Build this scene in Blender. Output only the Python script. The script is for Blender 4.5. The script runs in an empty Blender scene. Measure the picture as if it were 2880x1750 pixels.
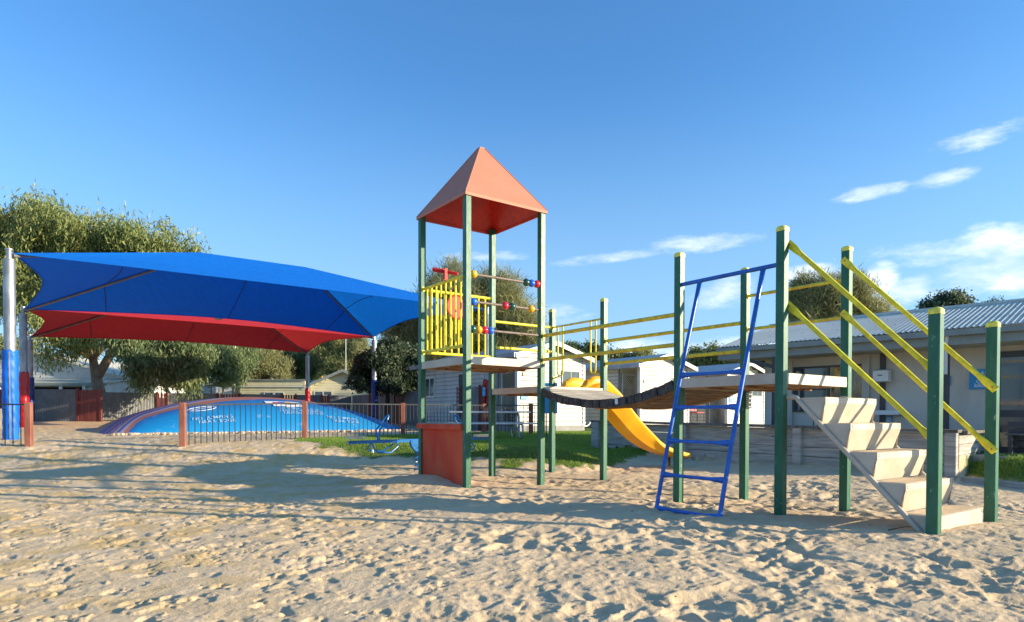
import bpy, math, random
import numpy as np
from math import radians, sin, cos, pi, atan2, sqrt, hypot
from mathutils import Vector, Matrix
random.seed(7); rng = np.random.default_rng(7)
D = bpy.data; S = bpy.context.scene; COL = S.collection

# ------------------------------------------------------------------ camera
CAMZ = 1.119; PITCH = -0.0159; ROLL = 0.0019; F = 1795.15; CX = 1440.0; CY = 1199.0
Zp = Vector((0, -sin(PITCH), cos(PITCH)))
RT = Vector((cos(ROLL), 0, 0)) + Zp * sin(ROLL)
UP = Vector((-sin(ROLL), 0, 0)) + Zp * cos(ROLL)
FW = Vector((0, cos(PITCH), sin(PITCH)))
cam = D.cameras.new('camera'); camo = D.objects.new('camera', cam); COL.objects.link(camo)
M = Matrix.Identity(4)
for i, c in enumerate((RT, UP, -FW)):
    for j in range(3): M[j][i] = c[j]
M[0][3], M[1][3], M[2][3] = 0, 0, CAMZ
camo.matrix_world = M
cam.sensor_width = 36; cam.lens = F / 2880 * 36; cam.sensor_fit = 'HORIZONTAL'
cam.shift_y = (CY - 875) / 2880; cam.clip_end = 3000; cam.clip_start = 0.05
S.camera = camo

def at(px, py, Y):                       # point at depth Y seen in direction (px, py) of the photograph
    d = FW * F + RT * (px - CX) - UP * (py - CY)
    return Vector((0, 0, CAMZ)) + d * (Y / d.y)

# ------------------------------------------------------------------ sky and sun
SUN_EL = radians(13.6); SX, SY = 0.984, -0.178
sdir = Vector((SX * cos(SUN_EL), SY * cos(SUN_EL), sin(SUN_EL)))
W = D.worlds.new('World'); S.world = W; W.use_nodes = True
nt = W.node_tree; nt.nodes.clear()
def N(tree, typ, **kw):
    n = tree.nodes.new(typ)
    for k, v in kw.items():
        if k.startswith('i_'): n.inputs[int(k[2:])].default_value = v
        else: setattr(n, k, v)
    return n
def mth(tree, op, a, b=None, c=None, clamp=False):
    n = tree.nodes.new('ShaderNodeMath'); n.operation = op; n.use_clamp = clamp
    for i, v in enumerate((a, b, c)):
        if v is None: continue
        if hasattr(v, 'is_output') or isinstance(v, bpy.types.NodeSocket): tree.links.new(v, n.inputs[i])
        else: n.inputs[i].default_value = v
    return n.outputs[0]
def smooth(tree, v, lo, hi):
    n = tree.nodes.new('ShaderNodeMapRange'); n.interpolation_type = 'SMOOTHSTEP'
    tree.links.new(v, n.inputs[0]); n.inputs[1].default_value = lo; n.inputs[2].default_value = hi
    return n.outputs[0]
sky = N(nt, 'ShaderNodeTexSky', sky_type='NISHITA', sun_disc=False, sun_elevation=SUN_EL,
        sun_rotation=atan2(SX, SY), altitude=0, air_density=1.0, dust_density=0.8, ozone_density=3.0)
tc = N(nt, 'ShaderNodeTexCoord'); sep = N(nt, 'ShaderNodeSeparateXYZ'); nt.links.new(tc.outputs['Generated'], sep.inputs[0])
az = mth(nt, 'ARCTAN2', sep.outputs[0], sep.outputs[1]); el = mth(nt, 'ARCSINE', sep.outputs[2])
cmb = N(nt, 'ShaderNodeCombineXYZ'); nt.links.new(az, cmb.inputs[0]); nt.links.new(el, cmb.inputs[1])
def vnoise(scale, det, sx, sy, rough=.6):
    mp = N(nt, 'ShaderNodeMapping'); nt.links.new(cmb.outputs[0], mp.inputs[0]); mp.inputs['Scale'].default_value = (sx, sy, 1)
    n = N(nt, 'ShaderNodeTexNoise'); nt.links.new(mp.outputs[0], n.inputs['Vector'])
    n.inputs['Scale'].default_value = scale; n.inputs['Detail'].default_value = det; n.inputs['Roughness'].default_value = rough
    return n.outputs[0]
n_fine = vnoise(9, 8, 1, 2.2, .62); n_wisp = vnoise(14, 8, 1, 3.0, .68)
def blob(a0, e0, ra, re, rot):           # elliptical patch in azimuth / elevation, radians
    da = mth(nt, 'SUBTRACT', az, a0); de = mth(nt, 'SUBTRACT', el, e0)
    x = mth(nt, 'ADD', mth(nt, 'MULTIPLY', da, cos(rot) / ra), mth(nt, 'MULTIPLY', de, sin(rot) / ra))
    y = mth(nt, 'ADD', mth(nt, 'MULTIPLY', da, -sin(rot) / re), mth(nt, 'MULTIPLY', de, cos(rot) / re))
    r = mth(nt, 'ADD', mth(nt, 'MULTIPLY', x, x), mth(nt, 'MULTIPLY', y, y))
    return mth(nt, 'SUBTRACT', 1.0, r)
def pdir(px, py):
    d = at(px, py, 1) - Vector((0, 0, CAMZ)); d.normalize(); return atan2(d.x, d.y), math.asin(d.z)
def streak(x0, y0, x1, y1, wd):
    a0, e0 = pdir(x0, y0); a1, e1 = pdir(x1, y1)
    return blob((a0 + a1) / 2, (e0 + e1) / 2, hypot(a1 - a0, e1 - e0) / 2 * 1.12, wd, atan2(e1 - e0, a1 - a0))
def union(lst):
    o = lst[0]
    for s in lst[1:]: o = mth(nt, 'MAXIMUM', o, s)
    return mth(nt, 'MAXIMUM', o, -1.5)
wisps = union([streak(1530, 745, 1900, 700, .011), streak(1800, 700, 2160, 662, .017), streak(2350, 562, 2560, 520, .012),
               streak(2560, 525, 2800, 468, .013), streak(2600, 425, 2900, 345, .016), streak(2420, 730, 2880, 690, .02),
               streak(1480, 870, 1680, 900, .022), streak(1930, 860, 2140, 800, .03), streak(1250, 720, 1500, 720, .01)])
puffs = union([blob(*pdir(2730, 775), .075, .034, .2), blob(*pdir(2860, 740), .07, .05, 0), blob(*pdir(2560, 815), .05, .022, .3),
               blob(*pdir(2040, 815), .045, .026, .1), blob(*pdir(1985, 850), .03, .018, 0), blob(*pdir(2290, 775), .05, .02, 0),
               blob(*pdir(1800, 985), .07, .024, .1), blob(*pdir(2480, 790), .03, .03, 0),
               blob(*pdir(2150, 990), .22, .03, 0), blob(*pdir(3150, 700), .14, .08, .1), blob(*pdir(2780, 690), .05, .03, .1)])
w1 = smooth(nt, mth(nt, 'ADD', mth(nt, 'MULTIPLY', wisps, .32), n_wisp), .56, .98)
p1 = smooth(nt, mth(nt, 'ADD', mth(nt, 'MULTIPLY', puffs, .38), n_fine), .56, .92)
gen = mth(nt, 'MULTIPLY', smooth(nt, vnoise(3.2, 7, 1, 2.6), .56, .74),
          mth(nt, 'MULTIPLY', smooth(nt, mth(nt, 'ABSOLUTE', az), .85, 1.1), smooth(nt, el, .55, .1)))   # scattered cloud all round the rest of the horizon
cl = mth(nt, 'MAXIMUM', mth(nt, 'MAXIMUM', mth(nt, 'MULTIPLY', w1, .55), mth(nt, 'MULTIPLY', p1, .74)), mth(nt, 'MULTIPLY', gen, .7))
ccol = N(nt, 'ShaderNodeMix', data_type='RGBA'); nt.links.new(smooth(nt, n_fine, .42, .66), ccol.inputs[0])
ccol.inputs[6].default_value = (4.6, 5.3, 6.4, 1); ccol.inputs[7].default_value = (7.6, 7.7, 7.9, 1)
tint = N(nt, 'ShaderNodeMix', data_type='RGBA', blend_type='MULTIPLY'); tint.inputs[0].default_value = 1
nt.links.new(sky.outputs[0], tint.inputs[6]); tint.inputs[7].default_value = (.70, 1.16, 1.48, 1)
hz = N(nt, 'ShaderNodeMix', data_type='RGBA'); nt.links.new(mth(nt, 'MULTIPLY', smooth(nt, el, .50, -.02), .78), hz.inputs[0])   # pale air towards the horizon, the same all round
nt.links.new(tint.outputs[2], hz.inputs[6]); hz.inputs[7].default_value = (2.15, 3.35, 4.5, 1)
mixc = N(nt, 'ShaderNodeMix', data_type='RGBA'); nt.links.new(cl, mixc.inputs[0])
nt.links.new(hz.outputs[2], mixc.inputs[6]); nt.links.new(ccol.outputs[2], mixc.inputs[7])
bg = N(nt, 'ShaderNodeBackground'); bg.inputs[1].default_value = 0.112
nt.links.new(mixc.outputs[2], bg.inputs[0])
wo = N(nt, 'ShaderNodeOutputWorld'); nt.links.new(bg.outputs[0], wo.inputs[0])
sl = D.lights.new('sun', 'SUN'); sl.energy = 5.0; sl.angle = radians(.53); sl.color = (1, .84, .60)
so = D.objects.new('sun', sl); COL.objects.link(so); so.rotation_euler = sdir.to_track_quat('Z', 'Y').to_euler(); so.location = (20, -5, 20)
S.view_settings.view_transform = 'Standard'; S.view_settings.look = 'None'; S.view_settings.exposure = 0.92
S.view_settings.gamma = 1; S.view_settings.use_curve_mapping = False

# ------------------------------------------------------------------ materials
def mat(name, col, rough=.6, var=.12, vs=3.0, col2=None, stretch=(1, 1, 1), metal=0, bump=0, bs=40, chips=None, chip_at=.66,
        chip_scale=9, trans=0, spec=.5, coat=0, contrast=(.35, .65), obj=False):
    m = D.materials.new(name); m.use_nodes = True; t = m.node_tree; t.nodes.clear()
    out = N(t, 'ShaderNodeOutputMaterial'); b = N(t, 'ShaderNodeBsdfPrincipled')
    b.inputs['Roughness'].default_value = rough; b.inputs['Metallic'].default_value = metal
    b.inputs['Specular IOR Level'].default_value = spec; b.inputs['Coat Weight'].default_value = coat
    tcn = N(t, 'ShaderNodeTexCoord'); mp = N(t, 'ShaderNodeMapping'); mp.inputs['Scale'].default_value = stretch
    if obj: t.links.new(tcn.outputs['Object'], mp.inputs[0])
    else:
        g = N(t, 'ShaderNodeNewGeometry'); t.links.new(g.outputs['Position'], mp.inputs[0])
    def noise(sc, det=6, rgh=.6):
        n = N(t, 'ShaderNodeTexNoise'); t.links.new(mp.outputs[0], n.inputs['Vector'])
        n.inputs['Scale'].default_value = sc; n.inputs['Detail'].default_value = det; n.inputs['Roughness'].default_value = rgh
        return n.outputs[0]
    c1 = (*col, 1)
    c2 = (*(col2 if col2 else [c * (1 - var * 2) for c in col]), 1)
    if not col2: c1 = (*[min(1, c * (1 + var)) for c in col], 1)
    mx = N(t, 'ShaderNodeMix', data_type='RGBA'); t.links.new(smooth(t, noise(vs), *contrast), mx.inputs[0])
    mx.inputs[6].default_value = c1; mx.inputs[7].default_value = c2
    last = mx.outputs[2]
    if chips:
        mc = N(t, 'ShaderNodeMix', data_type='RGBA'); t.links.new(smooth(t, noise(chip_scale, 8, .7), chip_at, chip_at + .05), mc.inputs[0])
        t.links.new(last, mc.inputs[6]); mc.inputs[7].default_value = (*chips, 1); last = mc.outputs[2]
    t.links.new(last, b.inputs['Base Color'])
    rr = mth(t, 'ADD', mth(t, 'MULTIPLY', noise(vs * 3), .25), rough - .125, clamp=True); t.links.new(rr, b.inputs['Roughness'])
    if bump:
        bm = N(t, 'ShaderNodeBump'); bm.inputs['Strength'].default_value = 1; bm.inputs['Distance'].default_value = bump
        t.links.new(noise(bs, 4), bm.inputs['Height']); t.links.new(bm.outputs[0], b.inputs['Normal'])
    if trans:
        tr = N(t, 'ShaderNodeBsdfTranslucent'); t.links.new(last, tr.inputs[0])
        ms = N(t, 'ShaderNodeMixShader'); ms.inputs[0].default_value = trans
        t.links.new(b.outputs[0], ms.inputs[1]); t.links.new(tr.outputs[0], ms.inputs[2]); t.links.new(ms.outputs[0], out.inputs[0])
    else: t.links.new(b.outputs[0], out.inputs[0])
    return m
Mt = {}
Mt['green'] = mat('green_paint', (.010, .102, .053), .42, spec=.4, col2=(.030, .15, .088), vs=7, stretch=(1, 1, .35), chips=(.20, .33, .25), chip_at=.625, chip_scale=16, bump=.0012, bs=60, contrast=(.3, .75))
Mt['yellow'] = mat('yellow_paint', (.84, .70, .02), .35, var=.1, vs=9, chips=(.20, .09, .02), chip_at=.67, chip_scale=18)
Mt['yellow_worn'] = mat('worn_yellow_paint', (.82, .67, .03), .42, col2=(.62, .38, .02), vs=11, chips=(.17, .07, .02), chip_at=.68, chip_scale=16)
Mt['yellow_cap'] = mat('yellow_cap_paint', (.80, .74, .10), .45, var=.1, vs=20)
Mt['blue'] = mat('blue_paint', (.012, .12, .52), .32, var=.12, vs=8, chips=(.30, .18, .18), chip_at=.67, chip_scale=14)
Mt['red'] = mat('red_paint', (.55, .02, .025), .45, var=.1, vs=15, spec=.25, chips=(.16, .05, .04), chip_at=.72, chip_scale=20)
Mt['redpanel'] = mat('red_board_paint', (.66, .050, .022), .6, col2=(.68, .11, .045), vs=2.2, spec=.15, chips=(.60, .30, .22), chip_at=.76, chip_scale=9, stretch=(1, 1, .3))
Mt['roof_out'] = mat('faded_red_roof_paint', (.49, .18, .11), .6, spec=.3, col2=(.45, .195, .125), vs=2, chips=(.7, .45, .36), chip_at=.76)
Mt['roof_in'] = mat('red_roof_paint', (.62, .030, .020), .3, var=.1, vs=3)
Mt['deck'] = mat('cream_plastic', (.58, .50, .395), .5, col2=(.50, .41, .31), vs=4, chips=(.33, .24, .15), chip_at=.70, chip_scale=5, bump=.001, bs=80)
Mt['rust'] = mat('rusty_steel', (.20, .085, .03), .8, col2=(.34, .20, .09), vs=7, chips=(.05, .02, .012), chip_at=.58, bump=.003)
Mt['steel'] = mat('steel_pipe', (.20, .155, .13), .45, spec=.3, col2=(.14, .075, .05), vs=14, metal=.0, contrast=(.5, .62))
Mt['galv'] = mat('galvanised_steel', (.34, .37, .40), .5, var=.14, vs=6, metal=.75, stretch=(1, 1, .4))
Mt['alu'] = mat('aluminium', (.66, .68, .70), .35, var=.08, vs=5, metal=.8)
Mt['slide'] = mat('yellow_slide_plastic', (.90, .52, .015), .35, col2=(.88, .42, .012), vs=1.6, trans=.16, chips=(.6, .22, .01), chip_at=.74)
Mt['hood'] = mat('slide_hood_plastic', (.86, .58, .03), .28, var=.08, vs=2, trans=.1)
Mt['sleeper_top'] = mat('weathered_plank', (.52, .46, .37), .8, col2=(.30, .26, .20), vs=2.2, stretch=(1, 9, 9), obj=True, chips=(.07, .055, .05), chip_at=.6, chip_scale=3, bump=.004, bs=8)
Mt['plank_end'] = mat('black_plank_end', (.030, .027, .027), .8, col2=(.09, .08, .075), vs=12, bump=.006, bs=30, chips=(.22, .20, .18), chip_at=.7)
Mt['plank_under'] = mat('brown_plank_underside', (.17, .095, .045), .9, col2=(.06, .035, .02), vs=3, stretch=(1, 8, 8), obj=True, bump=.004, bs=8)
Mt['wallwood'] = mat('grey_sleeper_wood', (.50, .465, .41), .85, col2=(.31, .285, .25), vs=1.8, stretch=(1, 1, 12), chips=(.08, .06, .045), chip_at=.69, chip_scale=2.2, bump=.006, bs=7)
Mt['wallcap'] = mat('dark_capping_timber', (.10, .085, .07), .85, col2=(.20, .18, .15), vs=4, bump=.005, bs=12)
Mt['brownpost'] = mat('brown_stained_timber', (.22, .065, .038), .65, col2=(.30, .12, .08), vs=6, stretch=(1, 1, .3), chips=(.45, .35, .3), chip_at=.7, bump=.003)
Mt['brownboard'] = mat('maroon_board_paint', (.13, .022, .016), .6, col2=(.19, .045, .03), vs=4, stretch=(1, 1, .2))
Mt['corr'] = mat('grey_corrugated_steel', (.16, .17, .175), .5, var=.1, vs=2, metal=.2)
Mt['black'] = mat('black_powder_coat', (.030, .032, .036), .4, var=.1)
Mt['railgrey'] = mat('grey_rail_paint', (.06, .065, .07), .85, spec=.1)
Mt['print'] = mat('pale_printing', (.28, .48, .68), .5)
Mt['lap_shade'] = mat('lap_shadow_colour', (.30, .28, .24), .7)  # lap shadow between boards, put into the darker colour of the wall core
Mt['cabin'] = mat('cream_cladding', (.66, .63, .53), .55, var=.06, chips=(.50, .46, .36), chip_at=.72, chip_scale=5, stretch=(1, 1, .3), vs=2.5)
Mt['cabin2'] = mat('pale_yellow_cladding', (.68, .63, .43), .55, var=.04, vs=2)
Mt['whitewall'] = mat('white_cladding', (.62, .64, .66), .6, var=.05, vs=2)
Mt['trim'] = mat('white_trim', (.66, .66, .64), .45, var=.04)
Mt['greytrim'] = mat('grey_green_trim', (.22, .26, .25), .45, var=.06)
Mt['roofgrey'] = mat('grey_roof_steel', (.36, .39, .41), .42, var=.08, vs=1.5, metal=.35)
Mt['roofpale'] = mat('pale_roof_steel', (.63, .62, .53), .65, spec=.2, col2=(.54, .54, .46), vs=1.2, chips=(.3, .27, .2), chip_at=.72, chip_scale=3)
Mt['render'] = mat('cream_render', (.56, .53, .475), .8, var=.08, vs=1.1, stretch=(1, 1, .3), chips=(.36, .33, .28), chip_at=.70, chip_scale=3, bump=.002, bs=120)
Mt['dark'] = mat('dark_frame', (.035, .042, .055), .4, var=.1)
Mt['glass'] = mat('window_glass', (.055, .065, .075), .06, var=.1, spec=1.0)
Mt['screen'] = mat('pale_security_mesh', (.70, .66, .56), .5)
Mt['inside_shade'] = mat('interior_shade_black', (.012, .014, .016), .9)  # near-black colour standing in for the shade of unlit interiors
Mt['signblue'] = mat('blue_sign', (.012, .27, .58), .4, var=.02)
Mt['signcyan'] = mat('cyan_sign', (.02, .40, .72), .4, var=.02)
Mt['white'] = mat('white_plastic', (.75, .76, .77), .4, var=.03)
Mt['padblue'] = mat('blue_vinyl_pad', (.006, .13, .60), .45, var=.08, vs=3, bump=.008, bs=5, spec=.25)
Mt['padred'] = mat('red_vinyl_pad', (.42, .006, .012), .3, var=.1, vs=3, bump=.02, bs=5)
Mt['paddark'] = mat('navy_vinyl_pad', (.012, .03, .20), .3, var=.1, vs=3, bump=.02, bs=5)
Mt['clothblue'] = mat('blue_shade_cloth', (.004, .19, .74), .75, var=.05, vs=5, trans=.32, stretch=(3, .25, 1), spec=.2)
Mt['clothred'] = mat('red_shade_cloth', (.62, .035, .04), .75, var=.05, vs=5, stretch=(3, .25, 1), trans=.25, spec=.2)
Mt['seam'] = mat('dark_seam', (.01, .02, .08), .8)
Mt['concrete'] = mat('concrete', (.33, .32, .30), .85, var=.1, vs=3)
Mt['bark'] = mat('pale_bark', (.25, .18, .125), .8, col2=(.17, .10, .07), vs=1.6, stretch=(1, 1, .4), chips=(.42, .30, .2), chip_at=.6, bump=.02, bs=4)
Mt['barkdark'] = mat('dark_bark', (.11, .085, .065), .9, var=.2, vs=3)
Mt['twig'] = mat('dry_twig', (.10, .07, .05), .9)
Mt['ball_y'] = mat('yellow_bead', (.80, .43, .01), .18, var=.04, coat=.5)
Mt['ball_g'] = mat('green_bead', (.012, .075, .055), .18, var=.04, coat=.5)
Mt['ball_b'] = mat('blue_bead', (.02, .14, .70), .18, var=.04, coat=.5)
Mt['ball_r'] = mat('red_bead', (.62, .02, .035), .18, var=.04, coat=.5)
Mt['teal'] = mat('dark_green_plastic', (.02, .07, .065), .5)
Mt['orange'] = mat('orange_plastic', (.8, .22, .05), .5)
Mt['cream'] = mat('cream_board', (.72, .62, .40), .6)

# ------------------------------------------------------------------ mesh helpers
class MB:
    def __init__(s): s.v = []; s.f = []; s.mi = []; s.m = 0
    def add(s, vs, fs):
        o = len(s.v); s.v += [tuple(v) for v in vs]
        for f in fs: s.f.append(tuple(i + o for i in f)); s.mi.append(s.m)
        return s
    def box(s, x0, x1, y0, y1, z0, z1):
        return s.add([(x, y, z) for z in (z0, z1) for y in (y0, y1) for x in (x0, x1)],
                     [(0, 2, 3, 1), (4, 5, 7, 6), (0, 1, 5, 4), (2, 6, 7, 3), (0, 4, 6, 2), (1, 3, 7, 5)])
    def obox(s, a, b, wd, h, up=(0, 0, 1), taper=1):   # bar of rectangular section from a to b
        a = Vector(a); b = Vector(b); d = (b - a).normalized(); up = Vector(up)
        r = d.cross(up).normalized(); u = r.cross(d).normalized()
        vs = []
        for p, k in ((a, 1), (b, taper)):
            for q, w in ((-1, -1), (1, -1), (1, 1), (-1, 1)): vs.append(p + r * q * wd / 2 * k + u * w * h / 2 * k)
        return s.add(vs, [(0, 1, 2, 3), (7, 6, 5, 4), (0, 4, 5, 1), (1, 5, 6, 2), (2, 6, 7, 3), (3, 7, 4, 0)])
    def tube(s, pts, r, n=10, flat=None, closed=False):
        pts = [Vector(p) for p in pts]; m = len(pts); rs = r if isinstance(r, (list, tuple)) else [r] * m
        vs = []; prev = None
        for i, p in enumerate(pts):
            if closed: d = pts[(i + 1) % m] - pts[i - 1]
            else: d = (pts[min(i + 1, m - 1)] - pts[max(i - 1, 0)])
            d.normalize()
            ref = Vector((0, 0, 1)) if abs(d.z) < .95 else Vector((1, 0, 0))
            a = d.cross(ref).normalized() if prev is None else (prev - d * prev.dot(d)).normalized()
            prev = a; b = d.cross(a)
            ra, rb = (rs[i], rs[i]) if not isinstance(rs[i], (tuple, list)) else rs[i]
            for k in range(n):
                t = 2 * pi * k / n; vs.append(p + a * cos(t) * ra + b * sin(t) * rb)
        fs = []
        for i in range(m if closed else m - 1):
            j = (i + 1) % m
            for k in range(n): fs.append((i * n + k, i * n + (k + 1) % n, j * n + (k + 1) % n, j * n + k))
        if not closed: fs += [tuple(range(n))[::-1], tuple((m - 1) * n + k for k in range(n))]
        return s.add(vs, fs)
    def sphere(s, c, r, nu=16, nv=10, sz=1):
        c = Vector(c); vs = [c + Vector((0, 0, r * sz))]
        for i in range(1, nv):
            t = pi * i / nv
            for k in range(nu):
                p = 2 * pi * k / nu; vs.append(c + Vector((r * sin(t) * cos(p), r * sin(t) * sin(p), r * sz * cos(t))))
        vs.append(c - Vector((0, 0, r * sz))); fs = []
        for k in range(nu): fs.append((0, 1 + k, 1 + (k + 1) % nu))
        for i in range(nv - 2):
            for k in range(nu):
                a = 1 + i * nu + k; b = 1 + i * nu + (k + 1) % nu; fs.append((a, a + nu, b + nu, b))
        o = 1 + (nv - 2) * nu
        for k in range(nu): fs.append((o + k, len(vs) - 1, o + (k + 1) % nu))
        return s.add(vs, fs)
    def prism(s, poly, o, a, b, ext):   # polygon (p,q) -> o + a p + b q, extruded by ext
        o, a, b, ext = map(Vector, (o, a, b, ext)); n = len(poly)
        vs = [o + a * p + b * q for p, q in poly]; vs += [v + ext for v in vs]
        return s.add(vs, [tuple(range(n))[::-1], tuple(range(n, 2 * n))] + [(i, (i + 1) % n, n + (i + 1) % n, n + i) for i in range(n)])
    def grid(s, fn, nu, nv):
        vs = [fn(i / nu, j / nv) for j in range(nv + 1) for i in range(nu + 1)]
        return s.add(vs, [(j * (nu + 1) + i, j * (nu + 1) + i + 1, (j + 1) * (nu + 1) + i + 1, (j + 1) * (nu + 1) + i) for j in range(nv) for i in range(nu)])
    def mesh(s, name, mats, smooth=False):
        me = D.meshes.new(name); me.from_pydata(s.v, [], s.f); me.update()
        for m in (mats if isinstance(mats, (list, tuple)) else [mats]): me.materials.append(m)
        if max(s.mi, default=0): me.polygons.foreach_set('material_index', s.mi)
        if smooth:
            me.polygons.foreach_set('use_smooth', [True] * len(me.polygons))
            try: me.set_sharp_from_angle(angle=radians(40))
            except Exception: pass
        return me
    def build(s, name, mats, parent=None, smooth=False, **kw):
        return ob(name, s.mesh(name, mats, smooth), parent, **kw)
def ob(name, me, parent=None, loc=None, rz=None, label=None, cat=None, group=None, kind=None):
    o = D.objects.new(name, me); COL.objects.link(o)
    if parent: o.parent = parent
    if loc is not None: o.location = loc
    if rz is not None: o.rotation_euler = (0, 0, rz)
    for k, v in (('label', label), ('category', cat), ('group', group), ('kind', kind)):
        if v: o[k] = v
    return o
def thing(name, label, cat, loc=(0, 0, 0), rz=0, group=None): return ob(name, None, None, loc, rz, label, cat, group)
def copy_tree(o, parent=None):
    c = o.copy(); COL.objects.link(c)
    if parent: c.parent = parent
    for ch in [x for x in o.children]: copy_tree(ch, c)
    return c
def text_verts(s, size=1.0, bold=0, align='CENTER', spacing=1.0):
    cu = D.curves.new('writing', 'FONT'); cu.body = s; cu.size = size; cu.align_x = align; cu.align_y = 'CENTER'; cu.offset = bold; cu.resolution_u = 2; cu.space_character = spacing
    o = D.objects.new('writing', cu); COL.objects.link(o); bpy.context.view_layer.update()
    dg = bpy.context.evaluated_depsgraph_get(); me = o.evaluated_get(dg).to_mesh()
    vs = [tuple(v.co) for v in me.vertices]; fs = [tuple(p.vertices) for p in me.polygons]
    o.evaluated_get(dg).to_mesh_clear(); D.objects.remove(o); D.curves.remove(cu)
    return vs, fs
def writing(s, fn, m, parent, size=1.0, bold=0, name='lettering', **kw):    # fn maps (x, y) of the text to a point
    vs, fs = text_verts(s, size, bold, **kw); mb = MB(); mb.add([fn(x, y) for x, y, _ in vs], fs)
    return mb.build(name, m, parent)

# ------------------------------------------------------------------ terrain
UA = 0.6273; Uv = Vector((cos(UA), sin(UA), 0)); Vv = Vector((sin(UA), -cos(UA), 0))   # the playground's two building directions
WA = Vector((2.37, 17.7)); WB = Vector((8.08, 11.7)); WD = (WB - WA).normalized(); WN = Vector((-WD.y, WD.x)) * 1.0   # retaining wall line
if WN.y < 0: WN = -WN
WLEN = (WB - WA).length
YLX = [-40, -9, -6, -5, -3.5, -2, -.3, .64, 1.4, 2, 2.8, 3.7, 3.9]; YLY = [13.2, 13.2, 13.0, 13.2, 13.6, 13.5, 12.9, 12.9, 13.0, 13.6, 15.0, 16.5, 40]
RBF = None
def sst(t): t = np.clip(t, 0, 1); return t * t * (3 - 2 * t)
def gz(x, y):
    x = np.asarray(x, float); y = np.asarray(y, float)
    base = .45 + .012 * (np.clip(y, 0, 70) - 14) + .006 * np.maximum(0, -np.clip(x, -60, 0) - 2)
    yl = np.interp(x, YLX, YLY); wd = np.interp(x, [-6, -3, 3], [3.2, 2.2, 1.9])
    r = sst((y - (yl - wd * .32)) / wd)
    pit = -.02 * sst((x - 2) / 3) - .05 * sst((x - 6.5) / 2)
    z = pit * (1 - r) + base * r
    z = z - .26 * sst((x - .3) / 2.2) * (1 - sst((y - 18.2) / 3.5)) * r
    t = (x - WA.x) * WD.x + (y - WA.y) * WD.y; d = (x - WA.x) * WN.x + (y - WA.y) * WN.y
    z = z + .13 * np.exp(-np.clip(-d, 0, 9) / .8) * sst((t - .5) / 1) * (1 - sst((t - WLEN + .3) / .8)) * (d < .05)
    behind = (d > .06) & (t > -.0) & (t < WLEN + .1)
    z = np.where(behind, .42 + .008 * (y - 14), z)
    dr = (x - 8.15) + .1 * (y - 11.6)
    rr = sst((dr - .05) / 1.3) * (t >= WLEN + .1)
    z = z * (1 - rr) + .36 * rr
    z = z + .13 * np.exp(-(((x + 1.55) / .7) ** 2 + ((y - 10.35) / .45) ** 2)) - .02 * np.exp(-(((x - 3.6) / 1.2) ** 2 + ((y - 9.1) / .7) ** 2))
    if RBF is not None:
        for (cx, cy), w_ in zip(RP, RBF): z = z + w_ * np.exp(-((x - cx) ** 2 + (y - cy) ** 2) / 1.1)
    return z
RTG = [(3.9, 5.85, .035), (5.05, 6.6, .0), (3.0, 7.1, .005), (4.15, 7.9, -.045), (2.15, 8.25, .005), (3.3, 9.1, -.055), (.5, 10.5, -.025), (1.65, 11.4, -.03), (-.7, 9.7, .02), (-.35, 11.7, 0),
       (.8, 12.5, 0), (-1.55, 10.7, .10), (1.7, 7.55, .035), (2.21, 6.82, .035), (4.95, 5.75, .05)]    # sand levels at the feet of the posts
RP = [(p[0], p[1]) for p in RTG]; RBF = None
_A = np.array([[math.exp(-((p[0] - q[0]) ** 2 + (p[1] - q[1]) ** 2) / 1.1) for q in RP] for p in RP])
_r = np.array([p[2] - float(gz(p[0], p[1])) for p in RTG]); RBF = np.linalg.solve(_A + .06 * np.eye(len(RP)), _r)
def G(x, y): return float(gz(x, y))
def hsh(ix, iy, k):
    n = (ix.astype(np.int64) * 374761393 + iy.astype(np.int64) * 668265263 + k * 144269) & 0x7fffffff
    n = ((n ^ (n >> 13)) * 1274126177) & 0x7fffffff
    return ((n ^ (n >> 16)) & 0xffff) / 65535.0
def vn(x, y, k=0):
    ix = np.floor(x); iy = np.floor(y); fx = sst(x - ix); fy = sst(y - iy)
    a = hsh(ix, iy, k); b = hsh(ix + 1, iy, k); c = hsh(ix, iy + 1, k); d = hsh(ix + 1, iy + 1, k)
    return (a * (1 - fx) + b * fx) * (1 - fy) + (c * (1 - fx) + d * fx) * fy
def fbm(x, y, o=4, k=0):
    s = 0; a = .5
    for i in range(o): s = s + a * vn(x * 2 ** i, y * 2 ** i, k + i); a *= .5
    return s
def bowls(x, y, cell, k):                # trodden dents: nearest random centre, each with its own depth; sharp crests between them
    gx = np.floor(x / cell); gy = np.floor(y / cell); best = np.full(x.shape, 9.); amp = np.zeros(x.shape)
    for i in (-1, 0, 1):
        for j in (-1, 0, 1):
            cx = gx + i; cy = gy + j
            px = cx + .15 + .7 * hsh(cx, cy, k); py = cy + .15 + .7 * hsh(cx, cy, k + 1)
            th = hsh(cx, cy, k + 2) * 3.14; dx = x / cell - px; dy = y / cell - py
            a = dx * np.cos(th) + dy * np.sin(th); b = -dx * np.sin(th) + dy * np.cos(th)
            d2 = (a * .75) ** 2 + (b * 1.25) ** 2
            m = d2 < best; best = np.where(m, d2, best); amp = np.where(m, .35 + .65 * hsh(cx, cy, k + 3), amp)
    return -amp * (1 - np.minimum(best, .62) / .62)
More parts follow.
